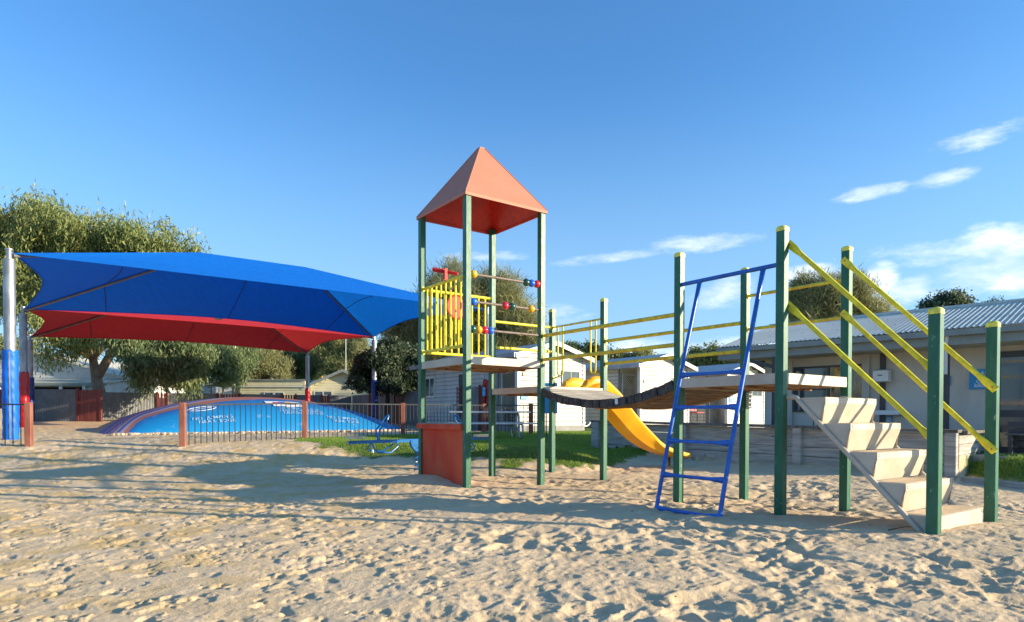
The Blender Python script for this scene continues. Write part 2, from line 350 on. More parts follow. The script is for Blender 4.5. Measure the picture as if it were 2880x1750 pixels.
def sand_detail(x, y):
    wx = x + .16 * (fbm(x * 2.6, y * 2.6, 3, 5) - .5) * 2; wy = y + .16 * (fbm(x * 2.6 + 31, y * 2.6, 3, 9) - .5) * 2
    right = sst((x + 1.9 + .25 * (y - 5)) / 2.2 + (fbm(x * .8, y * .8, 2, 3) - .5) * 1.2)
    big = bowls(wx, wy, .25, 11); mid = bowls(wx + 3.3, wy + 1.7, .135, 23); sm = bowls(wx + 7.1, wy + 5.2, .07, 37)
    patch = fbm(x * 1.3 + 9, y * 1.3, 3, 77)
    pb = .35 + .65 * sst((fbm(x * .9 + 5, y * .9, 2, 66) - .3) / .25)
    soft = (.056 * big + .034 * mid) * pb + .012 * sm + .028 * (fbm(x * 1.7, y * 1.7, 3, 50) - .5)
    hard = .012 * big * sst((patch - .44) / .15) + .011 * mid * sst((patch - .42) / .15) + .009 * sm * sst((fbm(x * 2.2 + 3, y * 2.2, 3, 78) - .38) / .12) + .012 * (fbm(x * 2.0, y * 2.0, 3, 60) - .5)
    grit = .008 * (fbm(x * 16, y * 16, 3, 70) - .5) + .004 * (fbm(x * 48, y * 48, 2, 72) - .5)
    fn_ = fbm(x * 8 + 4, y * 8, 4, 90); chip = .013 * sst((fn_ - .50) / .025) * (1 - right) * sst((fbm(x * 1.9, y * 1.9, 2, 95) - .25) / .2) - .016 * sst((fbm(x * 5.5, y * 7, 4, 97) - .60) / .03) * (1 - .7 * right)
    return soft * right + hard * (1 - right) + grit + chip + SOFF * right + HOFF * (1 - right)
SOFF = HOFF = 0.0
_u, _v = np.meshgrid(np.linspace(1, 4, 120), np.linspace(4, 8, 120)); SOFF = -float(sand_detail(_u, _v).mean())
_u, _v = np.meshgrid(np.linspace(-9, -6, 120), np.linspace(6, 10, 120)); HOFF = -float(sand_detail(_u, _v).mean())
def grassmask(x, y):
    yl = np.interp(x, [-6.3, -5.2, -3.9, -2, -.3, .64, 1.4, 2, 2.8, 3.7, 4.2], [17.2, 15.6, 14.2, 13.4, 12.75, 12.8, 12.95, 13.5, 14.9, 16.3, 40])
    n = (fbm(x * 1.6, y * 1.6, 4, 200) - .5) * 1.3 + (fbm(x * 6, y * 6, 3, 210) - .5) * .6
    m = sst((y - yl + n) / .35)
    ft = np.interp(x, [-7.48, -5.49, -3.3, -.9, 3, 12, 40], [14.5, 16.9, 19.3, 21.4, 60, 60, 60])
    m = m * (y < ft + .25) * (x > -6.4)
    t = (x - WA.x) * WD.x + (y - WA.y) * WD.y; d = (x - WA.x) * WN.x + (y - WA.y) * WN.y
    far = (x < 60) * (y > 46)
    m = np.maximum(m, ((d > .06) & (t > 0) & (t < WLEN)) * 1.)
    dr = (x - 8.15) + .1 * (y - 11.6)
    m = np.maximum(m, sst((dr - .25 + n * .25) / .25) * (t > WLEN + .05) * (x > 7.5))
    return np.maximum(m, far * 1.)
def ground_mat():
    m = D.materials.new('sand_and_turf'); m.use_nodes = True; t = m.node_tree; t.nodes.clear()
    out = N(t, 'ShaderNodeOutputMaterial'); b = N(t, 'ShaderNodeBsdfPrincipled'); g = N(t, 'ShaderNodeNewGeometry')
    b.inputs['Roughness'].default_value = .95; b.inputs['Specular IOR Level'].default_value = .15
    def noise(sc, det=6, r=.6):
        n = N(t, 'ShaderNodeTexNoise'); t.links.new(g.outputs['Position'], n.inputs['Vector']); n.inputs['Scale'].default_value = sc
        n.inputs['Detail'].default_value = det; n.inputs['Roughness'].default_value = r; return n.outputs[0]
    def mix(fac, a, c):
        x = N(t, 'ShaderNodeMix', data_type='RGBA')
        t.links.new(fac, x.inputs[0])
        for i, v in ((6, a), (7, c)):
            if isinstance(v, tuple): x.inputs[i].default_value = (*v, 1)
            else: t.links.new(v, x.inputs[i])
        return x.outputs[2]
    sand = mix(smooth(t, noise(1.1), .4, .62), (.69, .525, .33), (.63, .475, .29))
    sp = N(t, 'ShaderNodeSeparateXYZ'); t.links.new(g.outputs['Position'], sp.inputs[0])
    left = smooth(t, mth(t, 'ADD', sp.outputs[0], mth(t, 'MULTIPLY', noise(.7), 3)), 1.2, -1.6)
    damp = mth(t, 'MULTIPLY', left, smooth(t, noise(1.7, 7, .65), .44, .62))
    sand = mix(damp, sand, (.63, .44, .20))
    sand = mix(mth(t, 'MULTIPLY', smooth(t, noise(5, 5), .5, .7), .5), sand, (.73, .58, .40))
    sand = mix(mth(t, 'MULTIPLY', smooth(t, noise(150, 2), .55, .75), .25), sand, (.40, .28, .16))
    at_ = N(t, 'ShaderNodeAttribute', attribute_name='turf')
    turf = mix(smooth(t, noise(2.5), .35, .65), (.08, .13, .025), (.15, .18, .05))
    t.links.new(mix(at_.outputs['Fac'], sand, turf), b.inputs['Base Color'])
    bp = N(t, 'ShaderNodeBump'); bp.inputs['Distance'].default_value = .014; bp.inputs['Strength'].default_value = .9
    t.links.new(mth(t, 'ADD', noise(35, 5, .7), mth(t, 'MULTIPLY', noise(180, 2), .3)), bp.inputs['Height']); t.links.new(bp.outputs[0], b.inputs['Normal'])
    t.links.new(b.outputs[0], out.inputs[0]); return m
Mt['ground'] = ground_mat()
def np_mesh(name, V, Fc, mats, attrs=None, smooth=False):
    me = D.meshes.new(name); nv = len(V); nf, k = Fc.shape
    me.vertices.add(nv); me.vertices.foreach_set('co', np.ascontiguousarray(V, np.float32).ravel())
    me.loops.add(nf * k); me.loops.foreach_set('vertex_index', Fc.astype(np.int32).ravel())
    me.polygons.add(nf); me.polygons.foreach_set('loop_start', np.arange(0, nf * k, k, dtype=np.int32))
    me.update(calc_edges=True)
    if smooth: me.polygons.foreach_set('use_smooth', np.ones(nf, bool))
    for nme, arr in (attrs or {}).items():
        a = me.attributes.new(nme, 'FLOAT', 'POINT'); a.data.foreach_set('value', np.ascontiguousarray(arr, np.float32))
    for m in mats: me.materials.append(m)
    me.validate() if False else None
    return me
def sheet(X, Y, Z, name, kind, attrs):
    r, c = X.shape; idx = np.arange(r * c).reshape(r, c)
    Fc = np.stack([idx[:-1, :-1], idx[:-1, 1:], idx[1:, 1:], idx[1:, :-1]], -1).reshape(-1, 4)
    me = np_mesh(name, np.stack([X, Y, Z], -1).reshape(-1, 3), Fc, [Mt['ground']], {k: v.ravel() for k, v in attrs.items()}, True)
    return ob(name, me, kind=kind)
rows = np.concatenate([1.5 * np.exp(np.linspace(0, math.log(15 / 1.5), 640, endpoint=False)), 15 * np.exp(np.linspace(0, math.log(62 / 15), 110))])
tn = np.linspace(-1.4, 1.4, 960); tn = np.sign(tn) * (np.abs(tn) ** 1.0)
YY, TT = np.meshgrid(rows, tn, indexing='ij'); XX = YY * TT
ZZ = gz(XX, YY); GM = grassmask(XX, YY)
fade = 1 - sst((YY - 20) / 12) * .85
DT = sand_detail(XX, YY) * fade
ZZ = ZZ + DT * (1 - .75 * np.clip(GM, 0, 1)) + .03 * (fbm(XX * 2, YY * 2, 3, 300) - .5) * GM
sheet(XX, YY, ZZ, 'ground', 'structure', {'turf': GM})
gx = np.linspace(-700, 700, 281); gy = np.linspace(-600, 900, 301); YY2, XX2 = np.meshgrid(gy, gx, indexing='ij')
inside = (YY2 > 1.0) & (YY2 < 60) & (np.abs(XX2) < YY2 * 1.25)
ZZ2 = np.where(inside | ((YY2 > -12) & (YY2 < 70) & (np.abs(XX2) < 80)), -.6, gz(XX2, YY2) - .05)
sheet(XX2, YY2, ZZ2, 'far_ground', 'structure', {'turf': (YY2 > 25) * 1.})

# ------------------------------------------------------------------ the climbing frame (local x = Uv, local y = -Vv, origin at the near corner post)
B0 = Vector((-0.700, 9.672, 0))
CF = thing('climbing_frame', 'green posted climbing frame with red pyramid roof, plank bridge, yellow rails and steps', 'climbing frame', B0, UA)
a, b_, L_, c_, d_ = 1.445, 1.429, 2.86, 1.429, 1.528
PX = {'A': (0, a), 'B': (0, 0), 'C': (a, a), 'D': (a, 0), 'E': (a + b_, a), 'F': (a + b_, 0), 'G': (a, -L_), 'H': (a + b_, -L_),
      'I': (a, -L_ - c_), 'J': (a + b_, -L_ - c_), 'K': (a, -L_ - c_ - d_), 'L': (a + b_, -L_ - c_ - d_)}
TOP = {'A': 4.52, 'B': 4.52, 'C': 4.52, 'D': 4.52, 'E': 3.19, 'F': 3.19, 'G': 3.20, 'H': 3.20, 'I': 3.20, 'J': 3.20, 'K': 2.09, 'L': 2.09}
PW = .1
def chamf(x0, y0, w, c=.008):
    return [(x0 + c, y0), (x0 + w - c, y0), (x0 + w, y0 + c), (x0 + w, y0 + w - c), (x0 + w - c, y0 + w), (x0 + c, y0 + w), (x0, y0 + w - c), (x0, y0 + c)]
for k, (x, y) in PX.items():
    mb = MB(); mb.prism(chamf(x, y, PW), (0, 0, -.5), (1, 0, 0), (0, 1, 0), (0, 0, TOP[k] + .5))
    p = mb.build('post', Mt['green'], CF)
    if k not in 'ABCD':
        z = TOP[k]; m2 = MB()
        def ring(e, zz, c): return [(px, py, zz) for px, py in chamf(x - e, y - e, PW + 2 * e, c)]
        rs = [ring(.004, z - .03, .01), ring(.004, z + .012, .012), ring(-.008, z + .028, .014), ring(-.03, z + .036, .012)]
        fs = []
        for i in range(3):
            for j in range(8): fs.append((i * 8 + j, i * 8 + (j + 1) % 8, (i + 1) * 8 + (j + 1) % 8, (i + 1) * 8 + j))
        fs.append(tuple(range(24, 32)))
        m2.add(sum(rs, []), fs); m2.build('post_cap', Mt['yellow_cap'], p)
    else:
        m2 = MB(); m2.box(x - .005, x + .001, y + .02, y + .075, TOP[k] - .10, TOP[k] + .02); m2.build('bracket', Mt['green'], p)
    for zz in ((2.45, 2.87, 3.29, 2.05) if k == 'B' else (1.5,) if k in 'DG' else ()):
        m3 = MB(); m3.tube([(x - .008, y + .05, zz), (x + .002, y + .05, zz)], .012, 8); m3.build('bolt', Mt['dark'], p)
# roof
rf = thing('roof', None, None); rf.parent = CF
ro = .02; x0, x1, y0, y1 = -ro, a + PW + ro, -ro, a + PW + ro; ze = 4.50; zt = 5.585; cxm = (x0 + x1) / 2; tw = .045
cor = [(x0, y0), (x1, y0), (x1, y1), (x0, y1)]; topc = [(cxm - tw, cxm - tw), (cxm + tw, cxm - tw), (cxm + tw, cxm + tw), (cxm - tw, cxm + tw)]
for i in range(4):
    j = (i + 1) % 4
    mb = MB(); A_, B_ = Vector((*cor[i], ze)), Vector((*cor[j], ze)); C_, D_ = Vector((*topc[j], zt)), Vector((*topc[i], zt))
    nrm = (B_ - A_).cross(D_ - A_).normalized(); dn = Vector((0, 0, -.045)); inn = nrm * -.012
    mb.m = 0; mb.add([A_, B_, C_, D_], [(0, 1, 2, 3)]); mb.add([A_, B_, B_ + dn, A_ + dn], [(0, 3, 2, 1)])
    mb.m = 1; mb.add([A_ + inn, B_ + inn, C_ + inn, D_ + inn], [(3, 2, 1, 0)])
    q = Vector((nrm.x, nrm.y, 0)).normalized() * -.015; mb.add([A_ + dn, B_ + dn, B_ + dn + q, A_ + dn + q], [(0, 3, 2, 1)]); mb.add([A_ + dn + q, B_ + dn + q, B_ + q + inn, A_ + q + inn], [(0, 3, 2, 1)])
    mb.build('roof_panel', [Mt['roof_out'], Mt['roof_in']], rf)
    m2 = MB(); m2.tube([A_ + Vector((0, 0, .0)), D_ + Vector((0, 0, .004))], .008, 6); m2.build('ridge_seam', Mt['roof_out'], rf)
mb = MB(); mb.box(cxm - tw - .004, cxm + tw + .004, cxm - tw - .004, cxm + tw + .004, zt - .01, zt + .012); mb.build('roof_top_plate', Mt['roof_out'], rf)
# decks
def deck(x0, x1, y0, y1, zt, th=.12):
    mb = MB(); w = .025
    mb.m = 0
    mb.box(x0, x1, y0, y0 + w, zt - th, zt); mb.box(x0, x1, y1 - w, y1, zt - th, zt); mb.box(x0, x0 + w, y0 + w, y1 - w, zt - th, zt); mb.box(x1 - w, x1, y0 + w, y1 - w, zt - th, zt)
    mb.box(x0 + w, x1 - w, y0 + w, y1 - w, zt - .03, zt - .002)
    o = mb.build('deck', Mt['deck'], CF)
    m2 = MB(); cx, cy = (x0 + x1) / 2, (y0 + y1) / 2   # folded rusty underside, hipped towards the middle
    zs = zt - th + .004; vs = [(x0 + w, y0 + w, zs), (x1 - w, y0 + w, zs), (x1 - w, y1 - w, zs), (x0 + w, y1 - w, zs), (cx, cy, zs - .03)]
    m2.add(vs, [(1, 0, 4), (2, 1, 4), (3, 2, 4), (0, 3, 4)])
    m2.build('deck_underside', Mt['rust'], o)
    for t in (.33, .66):
        m3 = MB(); m3.box(x0 + w, x1 - w, y0 + (y1 - y0) * t - .02, y0 + (y1 - y0) * t + .02, zs - .035, zs + .01); m3.build('joist', Mt['rust'], o)
deck(.012, a + PW - .006, .012, a + PW - .006, 2.032)
deck(a + .012, a + b_ + PW - .012, .012, a + PW - .012, 1.615, .105)
deck(a + .02, a + b_ + PW - .02, -L_ - c_ + .012, -L_ + PW - .012, 1.605, .12)
# beads
def xbar(z, beads):
    mb = MB(); mb.tube([(.05, .05, z), (a + .05, .05, z)], .0195, 10); br = mb.build('bead_bar', Mt['steel'], CF, True)
    for s, c in beads:
        m2 = MB(); m2.sphere((0, 0, 0), .062, 20, 12)
        m2.tube([(-.064, 0, 0), (.064, 0, 0)], .021, 10)
        o = m2.build('bead', Mt['ball_' + c], br, True, loc=(s, .05, z))
xbar(3.29, [(.166, 'y'), (1.18, 'g'), (1.29, 'b'), (1.40, 'r')])
xbar(2.87, [(.166, 'b'), (.76, 'r'), (.895, 'g'), (1.28, 'y')])
xbar(2.45, [(.152, 'g'), (.262, 'y'), (.372, 'r'), (.482, 'b')])
# rails
def flange(p, r, mb, ax):               # round plate against a post face
    mb.tube([Vector(p) - Vector(ax) * .001, Vector(p) + Vector(ax) * .010], r, 14)
def rail(p, q, r=.021, m='yellow_worn', ends=(1, 1), name='handrail'):
    mb = MB(); mb.tube([p, q], r, 10); d = (Vector(q) - Vector(p)).normalized()
    o = mb.build(name, Mt[m], CF, True)
    for e, pt, sg in ((ends[0], p, 1), (ends[1], q, -1)):
        if e: m2 = MB(); flange(pt, .042, m2, d * sg); m2.build('flange', Mt['yellow'], o, True)
    return o
def plate_rail(p, q, xf, r=.0285):       # long rail whose ends are bolted to the outer face of the posts by oval plates
    o = rail(p, q, r, ends=(0, 0))
    for pt, dr in ((p, 1), (q, -1)):
        m2 = MB(); poly = []
        for i in range(16):
            t = 2 * pi * i / 16; poly.append((.021 * cos(t), .021 * sin(t) + (.05 if sin(t) > 0 else -.05)))
        m2.prism(poly, (pt[0], pt[1] , pt[2]), (1, 0, 0), (0, 0, 1), (0, -.008 * dr, 0)); pl = m2.build('rail_plate', Mt['yellow'], o, True)
        for dz in (-.045, .045):
            m3 = MB(); m3.sphere((pt[0], pt[1] - .010 * dr, pt[2] + dz), .009, 8, 6); m3.build('bolt', Mt['steel'], pl)
yB = -.003
for z in (2.443, 2.05): plate_rail((a + .055, yB, z), (a + .055, -L_ + PW + .003, z), 0)
for z in (2.457, 2.055): plate_rail((a + b_ + .055, yB, z), (a + b_ + .055, -L_ + PW + .003, z), 0)
for z in (2.825, 2.355): rail((a + b_ + .05, -L_, z), (a + b_ + .05, -L_ - c_ + PW, z), .022)
for z in (2.86, 2.385): rail((a + PW, a + .05, z), (a + b_, a + .05, z), .026, 'yellow')
# guard at the slide: top rail and two hoops
xs = a + b_ + .05
gr = rail((xs, a, 2.862), (xs, PW, 2.862), .018, name='guard_rail')
for s0, s1 in ((.17, .32), (1.10, 1.235)):
    y0h, y1h = a + .05 - s0, a + .05 - s1; cy = (y0h + y1h) / 2; rr = (y0h - y1h) / 2
    pts = [(xs, y0h, 2.86), (xs, y0h, 1.90 + rr)] + [(xs, cy + rr * cos(t), 1.90 + rr - rr * sin(t)) for t in np.linspace(.3, pi - .3, 7)] + [(xs, y1h, 1.90 + rr), (xs, y1h, 2.86)]
    mb = MB(); mb.tube(pts, .016, 10); mb.build('hoop', Mt['yellow'], CF, True)
    ye = a if s0 < .5 else PW
    mb = MB(); mb.tube([(xs, cy, 1.90), (xs, ye, 1.86)], .014, 8); flange((xs, ye, 1.86), .035, mb, (0, -1 if s0 < .5 else 1, 0)); mb.build('hoop_bracket', Mt['yellow_worn'], CF, True)
# barred panels of the tower
def panel(p0, p1, zb, zt, bars, skip=()):
    p0, p1 = Vector(p0), Vector(p1); d = (p1 - p0).normalized(); o = thing('barrier', None, None); o.parent = CF
    for z in (zb, zt):
        mb = MB(); mb.tube([p0 + Vector((0, 0, z)), p1 + Vector((0, 0, z))], .025, 10)
        flange(p0 + Vector((0, 0, z)), .04, mb, d); flange(p1 + Vector((0, 0, z)), .04, mb, -d); mb.build('barrier_rail', Mt['yellow'], o, True)
    for t in bars:
        m2 = MB(); q = p0.lerp(p1, t); fl = .020
        m2.tube([q + Vector((0, 0, zb)), q + Vector((0, 0, zb + .10)), q + Vector((0, 0, zt - .10)), q + Vector((0, 0, zt))], .0165, 8)
        m2.build('bar', Mt['yellow'], o, True)
    return o
panel((.05, a, 0), (.05, PW, 0), 2.20, 3.27, np.linspace(.10, .90, 8))
panel((PW, a + .05, 0), (a, a + .05, 0), 2.20, 3.27, np.linspace(.08, .92, 9))
# telescope
te = thing('telescope', None, None); te.parent = CF; c0 = Vector((.05, .70, 3.43))
mb = MB(); dv = Vector((-.22, .20, .06)).normalized(); mb.tube([c0 - dv * .20, c0 + dv * .05], .026, 14); mb.tube([c0 + dv * .04, c0 + dv * .21], .034, 14); mb.tube([c0 + dv * .20, c0 + dv * .211], .028, 14)
mb.build('telescope_tube', Mt['red'], te, True)
m2 = MB(); m2.tube([c0 + dv * .209, c0 + dv * .2125], .027, 14); m2.build('telescope_opening', Mt['dark'], te)
for k in (-.035, .035):
    m2 = MB(); m2.obox(c0 + Vector((k * .3, k, -.16)), c0 + Vector((k * .3, k, .045)), .05, .012, (0, 1, 0)); m2.build('telescope_bracket', Mt['red'], te)
# steering wheel
sw = thing('steering_wheel', None, None); sw.parent = CF; swc = Vector((.70, a - .02, 3.03))
mb = MB(); mb.tube([swc + Vector((cos(t) * .205, 0, sin(t) * .205)) for t in np.linspace(0, 2 * pi, 28, endpoint=False)], .016, 8, closed=True); mb.build('wheel_rim', Mt['red'], sw, True)
mb = MB(); mb.tube([swc + Vector((0, .012, 0)), swc + Vector((0, .0, 0))], .195, 28); mb.build('wheel_disc', Mt['red'], sw, True)
mb = MB(); mb.tube([swc + Vector((0, .03, 0)), swc + Vector((0, -.03, 0))], .022, 10); mb.build('wheel_hub', Mt['rust'], sw, True)
# red board under the tower
mb = MB(); mb.box(.03, .055, PW + .0, a, -.3, .92); mb.build('play_board', Mt['redpanel'], CF)
mb = MB(); mb.box(-.035, .075, PW + .004, a + .09, .905, .99); mb.build('counter', Mt['redpanel'], CF)
mb = MB(); mb.box(-.03, .16, PW + .01, a - .01, .992, 1.004); mb.build('counter_top', Mt['greytrim'], CF)
# plank bridge
br = thing('plank_bridge', None, None); br.parent = CF; nP = 20; Lb = 2.72
def bz(s): t = s / Lb; return 1.585 - .22 * 4 * t * (1 - t) + .0 * t
pm = {}
for i in range(nP):
    s0 = .02 + i * Lb / nP; s1 = s0 + Lb / nP - .012; sc = (s0 + s1) / 2; sl_ = (bz(s1) - bz(s0)) / (s1 - s0); ang = math.atan(sl_)
    mb = MB(); Lx = b_ + .02 + random.uniform(-.015, .015); hh = .122 + random.uniform(-.006, .006); wl = (s1 - s0) / cos(ang)
    c = .006; prof = [(-wl / 2 + c, 0), (wl / 2 - c, 0), (wl / 2, -c), (wl / 2, -hh + c), (wl / 2 - c, -hh), (-wl / 2 + c, -hh), (-wl / 2, -hh + c), (-wl / 2, -c)]
    xa = a + .012 + random.uniform(-.012, .012)
    mb.m = 0; mb.prism(prof, (xa + .03, 0, 0), (0, -1, 0), (0, 0, 1), (Lx - .04, 0, 0))
    mb.m = 1; mb.prism(prof, (xa, 0, 0), (0, -1, 0), (0, 0, 1), (.03, 0, 0)); mb.prism([(p * .99, q * .99 - .0005) for p, q in prof], (xa + Lx - .01, 0, 0), (0, -1, 0), (0, 0, 1), (.02, 0, 0))
    mb.m = 2; mb.box(xa + .004, xa + Lx - .004, -wl / 2 + .004, wl / 2 - .004, -hh - .002, -hh + .004)
    me = mb.mesh('plank', [Mt['sleeper_top'], Mt['plank_end'], Mt['plank_under']])
    o = ob('plank', me, br, loc=(0, -sc, bz(sc) + random.uniform(-.003, .003))); o.rotation_euler = (-ang, 0, 0)
    if i == 12:
        m2 = MB(); m2.box(xa - .006, xa + .001, -.028, .028, -.085, -.008); m2.build('metal_tag', Mt['alu'], o)
    mb = MB(); mb.box(a + .10, a + b_ - .02, -.05, .05, -hh - .008, -hh + .002)
for xx in (a + .25, a + b_ - .15):
    mb = MB(); mb.tube([(xx, -s, bz(s) - .128) for s in np.linspace(0, Lb, 24)], .014, 6); mb.build('bridge_cable', Mt['rust'], br, True)
def chain(p, q, n, parent):
    mb = MB(); p, q = Vector(p), Vector(q); d = (q - p) / n
    for i in range(n):
        c = p + d * (i + .5); hl = d.length * .68; dd = d.normalized(); sd = Vector((1, 0, 0)) if i % 2 else Vector((0, 1, 0))
        pts = [c + dd * (hl * sin(t)) + sd * (.016 * cos(t)) for t in np.linspace(0, 2 * pi, 10, endpoint=False)]
        mb.tube(pts, .0055, 5, closed=True)
    return mb.build('chain', Mt['galv'], parent)
for (hx, hy) in ((a + b_ + .02, -L_ - .03), (a + b_ + .06, -L_ - .03), (a + b_ + .09, -L_ - .02), (a + .105, -L_ + .06), (a + .12, -L_ + .02)):
    chain((hx, hy, 1.50), (hx, hy, 1.24), 9, CF)
# ladder
ld = thing('ladder', None, None); ld.parent = CF; gx0 = a + .05
mb = MB(); mb.tube([(gx0, -L_, 2.815), (gx0, -L_ - c_ + PW, 2.815)], .026, 12); mb.build('ladder_top_bar', Mt['blue'], ld, True)
lt = [-L_ - .268 + .0, -L_ - 1.146]; 
def lpt(k, z): t = (2.80 - z) / 2.78; return Vector((gx0 - .78 * t - .02 * sin(pi * t), lt[k] , z))
for k in (0, 1):
    mb = MB(); mb.tube([lpt(k, z) for z in (2.80, 2.70, 2.55, 2.0, 1.4, .8, .3, -.02)], [(.036, .018), (.031, .021), .025, .025, .025, .025, .025, .025], 10); mb.build('ladder_rail', Mt['blue'], ld, True)
for z in (1.62, 1.225, .825, .425, .03):
    p, q = lpt(0, z), lpt(1, z); mb = MB(); v = q - p
    mb.tube([p, p + v * .05, p + v * .13, p + v * .22, p + v * .78, p + v * .87, p + v * .95, q], [(.02, .038), (.02, .038), (.02, .03), .021, .021, (.02, .03), (.02, .038), (.02, .038)], 10)
    mb.build('rung', Mt['blue'], ld, True)
# steps
st = thing('steps', None, None); st.parent = CF
xi, xj = a + PW + .015, a + b_ - .19
yI = -L_ - c_ + 0.
fz = [1.325, 1.046, .759, .471, .185]
for i, z in enumerate(fz):
    s = .4225 + .2645 * i
    if i < 4: prof = [(s - .30, z), (s, z), (s, z - .062), (s - .065, z - .285), (s - .085, z - .285), (s - .022, z - .066), (s - .022, z - .012), (s - .30, z - .012)]
    else: prof = [(s - .30, z), (s, z), (s, z - .19), (s - .02, z - .19), (s - .02, z - .012), (s - .30, z - .012)]
    mb = MB(); mb.m = 0
    mb.prism(prof, (xi, yI, 0), (0, -1, 0), (0, 0, 1), (xj - xi, 0, 0))
    side = [(s - .30, z - .001), (s - .001, z - .001), (s - .001, z - .062), (s - .066, z - .284), (s - .30 + .29 * .9, z - .284)] if i < 4 else [(s - .30, z - .001), (s - .001, z - .001), (s - .001, z - .19), (s - .12, z - .19)]
    for xx in (xi - .006, xj - .004): mb.prism(side, (xx, yI, 0), (0, -1, 0), (0, 0, 1), (.010, 0, 0))
    o = mb.build('step', Mt['deck'], st)
    for k in range(2):
        for w_ in (.03, xj - xi - .03): m4 = MB(); m4.sphere((xi + w_, yI - s - .001, z - .02 - .02 * k), .006, 6, 4); m4.build('screw', Mt['steel'], o)
    m2 = MB(); m2.box(xi + .03, xj - .03, yI - s + .02, yI - s + .26, z + .001, z + .004)
    m2.build('sand_on_step', Mt['ground'], o)
for xx in (xi - .022, xj + .018):
    mb = MB(); mb.tube([(xx, yI + .00, 1.335), (xx, yI - .04, 1.335), (xx, yI - .10, 1.33), (xx, yI - .16, 1.26), (xx, yI - 1.45, -.07)], [(.02, .034), (.02, .034), .026, .026, .026], 10); mb.build('stringer', Mt['deck'], st, True)
    mb = MB(); mb.tube([(xx - .002, yI + .04, 1.335), (xx - .002, yI - .03, 1.335)], .024, 10); mb.build('stringer_bracket', Mt['deck'], st, True)
def slant(x, ya, za, yb, zb):            # pipe handrail with flattened bolted ends
    p, q = Vector((x, ya, za)), Vector((x, yb, zb)); v = q - p; mb = MB()
    n = 8; fl = (.011, .040); rd = .027
    mb.tube([p, p + v * .055, p + v * .10, p + v * .5, p + v * .90, p + v * .945, q], [fl, fl, rd, rd, rd, fl, fl], 12)
    o = mb.build('stair_rail', Mt['yellow'], CF, True)
    for t in (.018, .982):
        m2 = MB(); m2.sphere(p + v * t + Vector((-.012, 0, 0)), .008, 8, 6); m2.build('bolt', Mt['steel'], o)
yK = -L_ - c_ - d_
slant(a + PW + .013, yI + .02, 3.05, yK + .04, 1.50); slant(a + PW + .013, yI + .02, 2.37, yK + .04, .86)
slant(a + b_ - .013, yI + .075, 3.07, yK - .0, 1.40); slant(a + b_ - .013, yI + .075, 2.42, yK - .0, .755)
# slide
sd = thing('slide', None, None); sd.parent = CF
x0s = a + b_ + .07; ys0, ys1 = a + .05 - .27, a + .05 - .83; yc = (ys0 + ys1) / 2; hw = (ys0 - ys1) / 2
LS = 3.15
bedx, bedz = [0, .25, .5, .75, 1.0, 1.41, 1.7, 2.0, 2.45, 2.8, 3.15], [1.60, 1.58, 1.50, 1.38, 1.20, .85, .66, .51, .36, .28, .235]
rimx, rimz = [0, .05, .10, .18, .30, .50, .68, 1.04, 1.37, 1.66, 2.26, 2.57, 2.9, 3.15], [1.63, 1.74, 1.81, 1.86, 1.89, 1.88, 1.81, 1.58, 1.25, 1.0, .57, .45, .38, .32]
def smi(x, xs_, zs_): return float(np.mean([np.interp(min(max(x + e, 0), LS), xs_, zs_) for e in np.linspace(-.11, .11, 9)])) if x > .12 else float(np.interp(x, xs_, zs_))
def spz(t): return smi(LS * t, bedx, bedz)
tt = np.concatenate([np.linspace(0, .12, 12, endpoint=False), np.linspace(.12, 1, 42)]); mb = MB(); th = .02
def sect(t):
    xx_ = LS * t; z = spz(t); rz_ = smi(xx_, rimx, rimz); x = x0s + xx_; rr = .045 + .05 * math.exp(-((xx_ - .3) / .35) ** 2)
    h = max(.02, rz_ - rr - z); iw = hw * .80; right = []
    for k in range(9):
        u = k / 8; right.append((iw * (1 - (1 - u) ** 1) * (.72 + .28 * u), h * max(0, (u - .45) / .55) ** 1.8))
    for k in range(1, 9):
        an = pi - pi * k / 8; right.append((iw + rr + rr * cos(an), h + rr * sin(an)))
    ow, oh = iw + 2 * rr, h
    out_ = [(ow - .005, h - .05), (iw + rr * .4, h * .35), (iw * .8, -th * 1.5), (iw * .4, -th * 1.6)]
    half = right + out_
    pts = [(x, yc - p, z + q) for p, q in half[::-1]]
    inner = [(x, yc - p, z + q) for p, q in right[::-1]] + [(x, yc + p, z + q) for p, q in right[1:]]
    outer = [(x, yc + p, z + q) for p, q in out_] + [(x, yc - p, z + q) for p, q in out_[::-1]]
    return inner + outer
secs = [sect(t) for t in tt]; n = len(secs[0]); vs = sum(secs, []); fs = []
for i in range(len(tt) - 1):
    for k in range(n): fs.append((i * n + k, i * n + (k + 1) % n, (i + 1) * n + (k + 1) % n, (i + 1) * n + k))
mb.add(vs, fs); mb.add(secs[-1], [tuple(range(n))]); mb.add(secs[0], [tuple(range(n))[::-1]])
mb.build('chute', Mt['slide'], sd, True)
for yy in (yc + .18, yc - .18):
    mb = MB(); mb.tube([(x0s + LS * .95, yy, .25), (x0s + LS * .97, yy + .02, -.2)], [.022, .012], 8); mb.tube([(x0s + LS * .965, yy, .26), (x0s + LS * .985, yy + .03, -.2)], [.018, .01], 8)
    mb.build('slide_foot', Mt['rust'], sd, True)

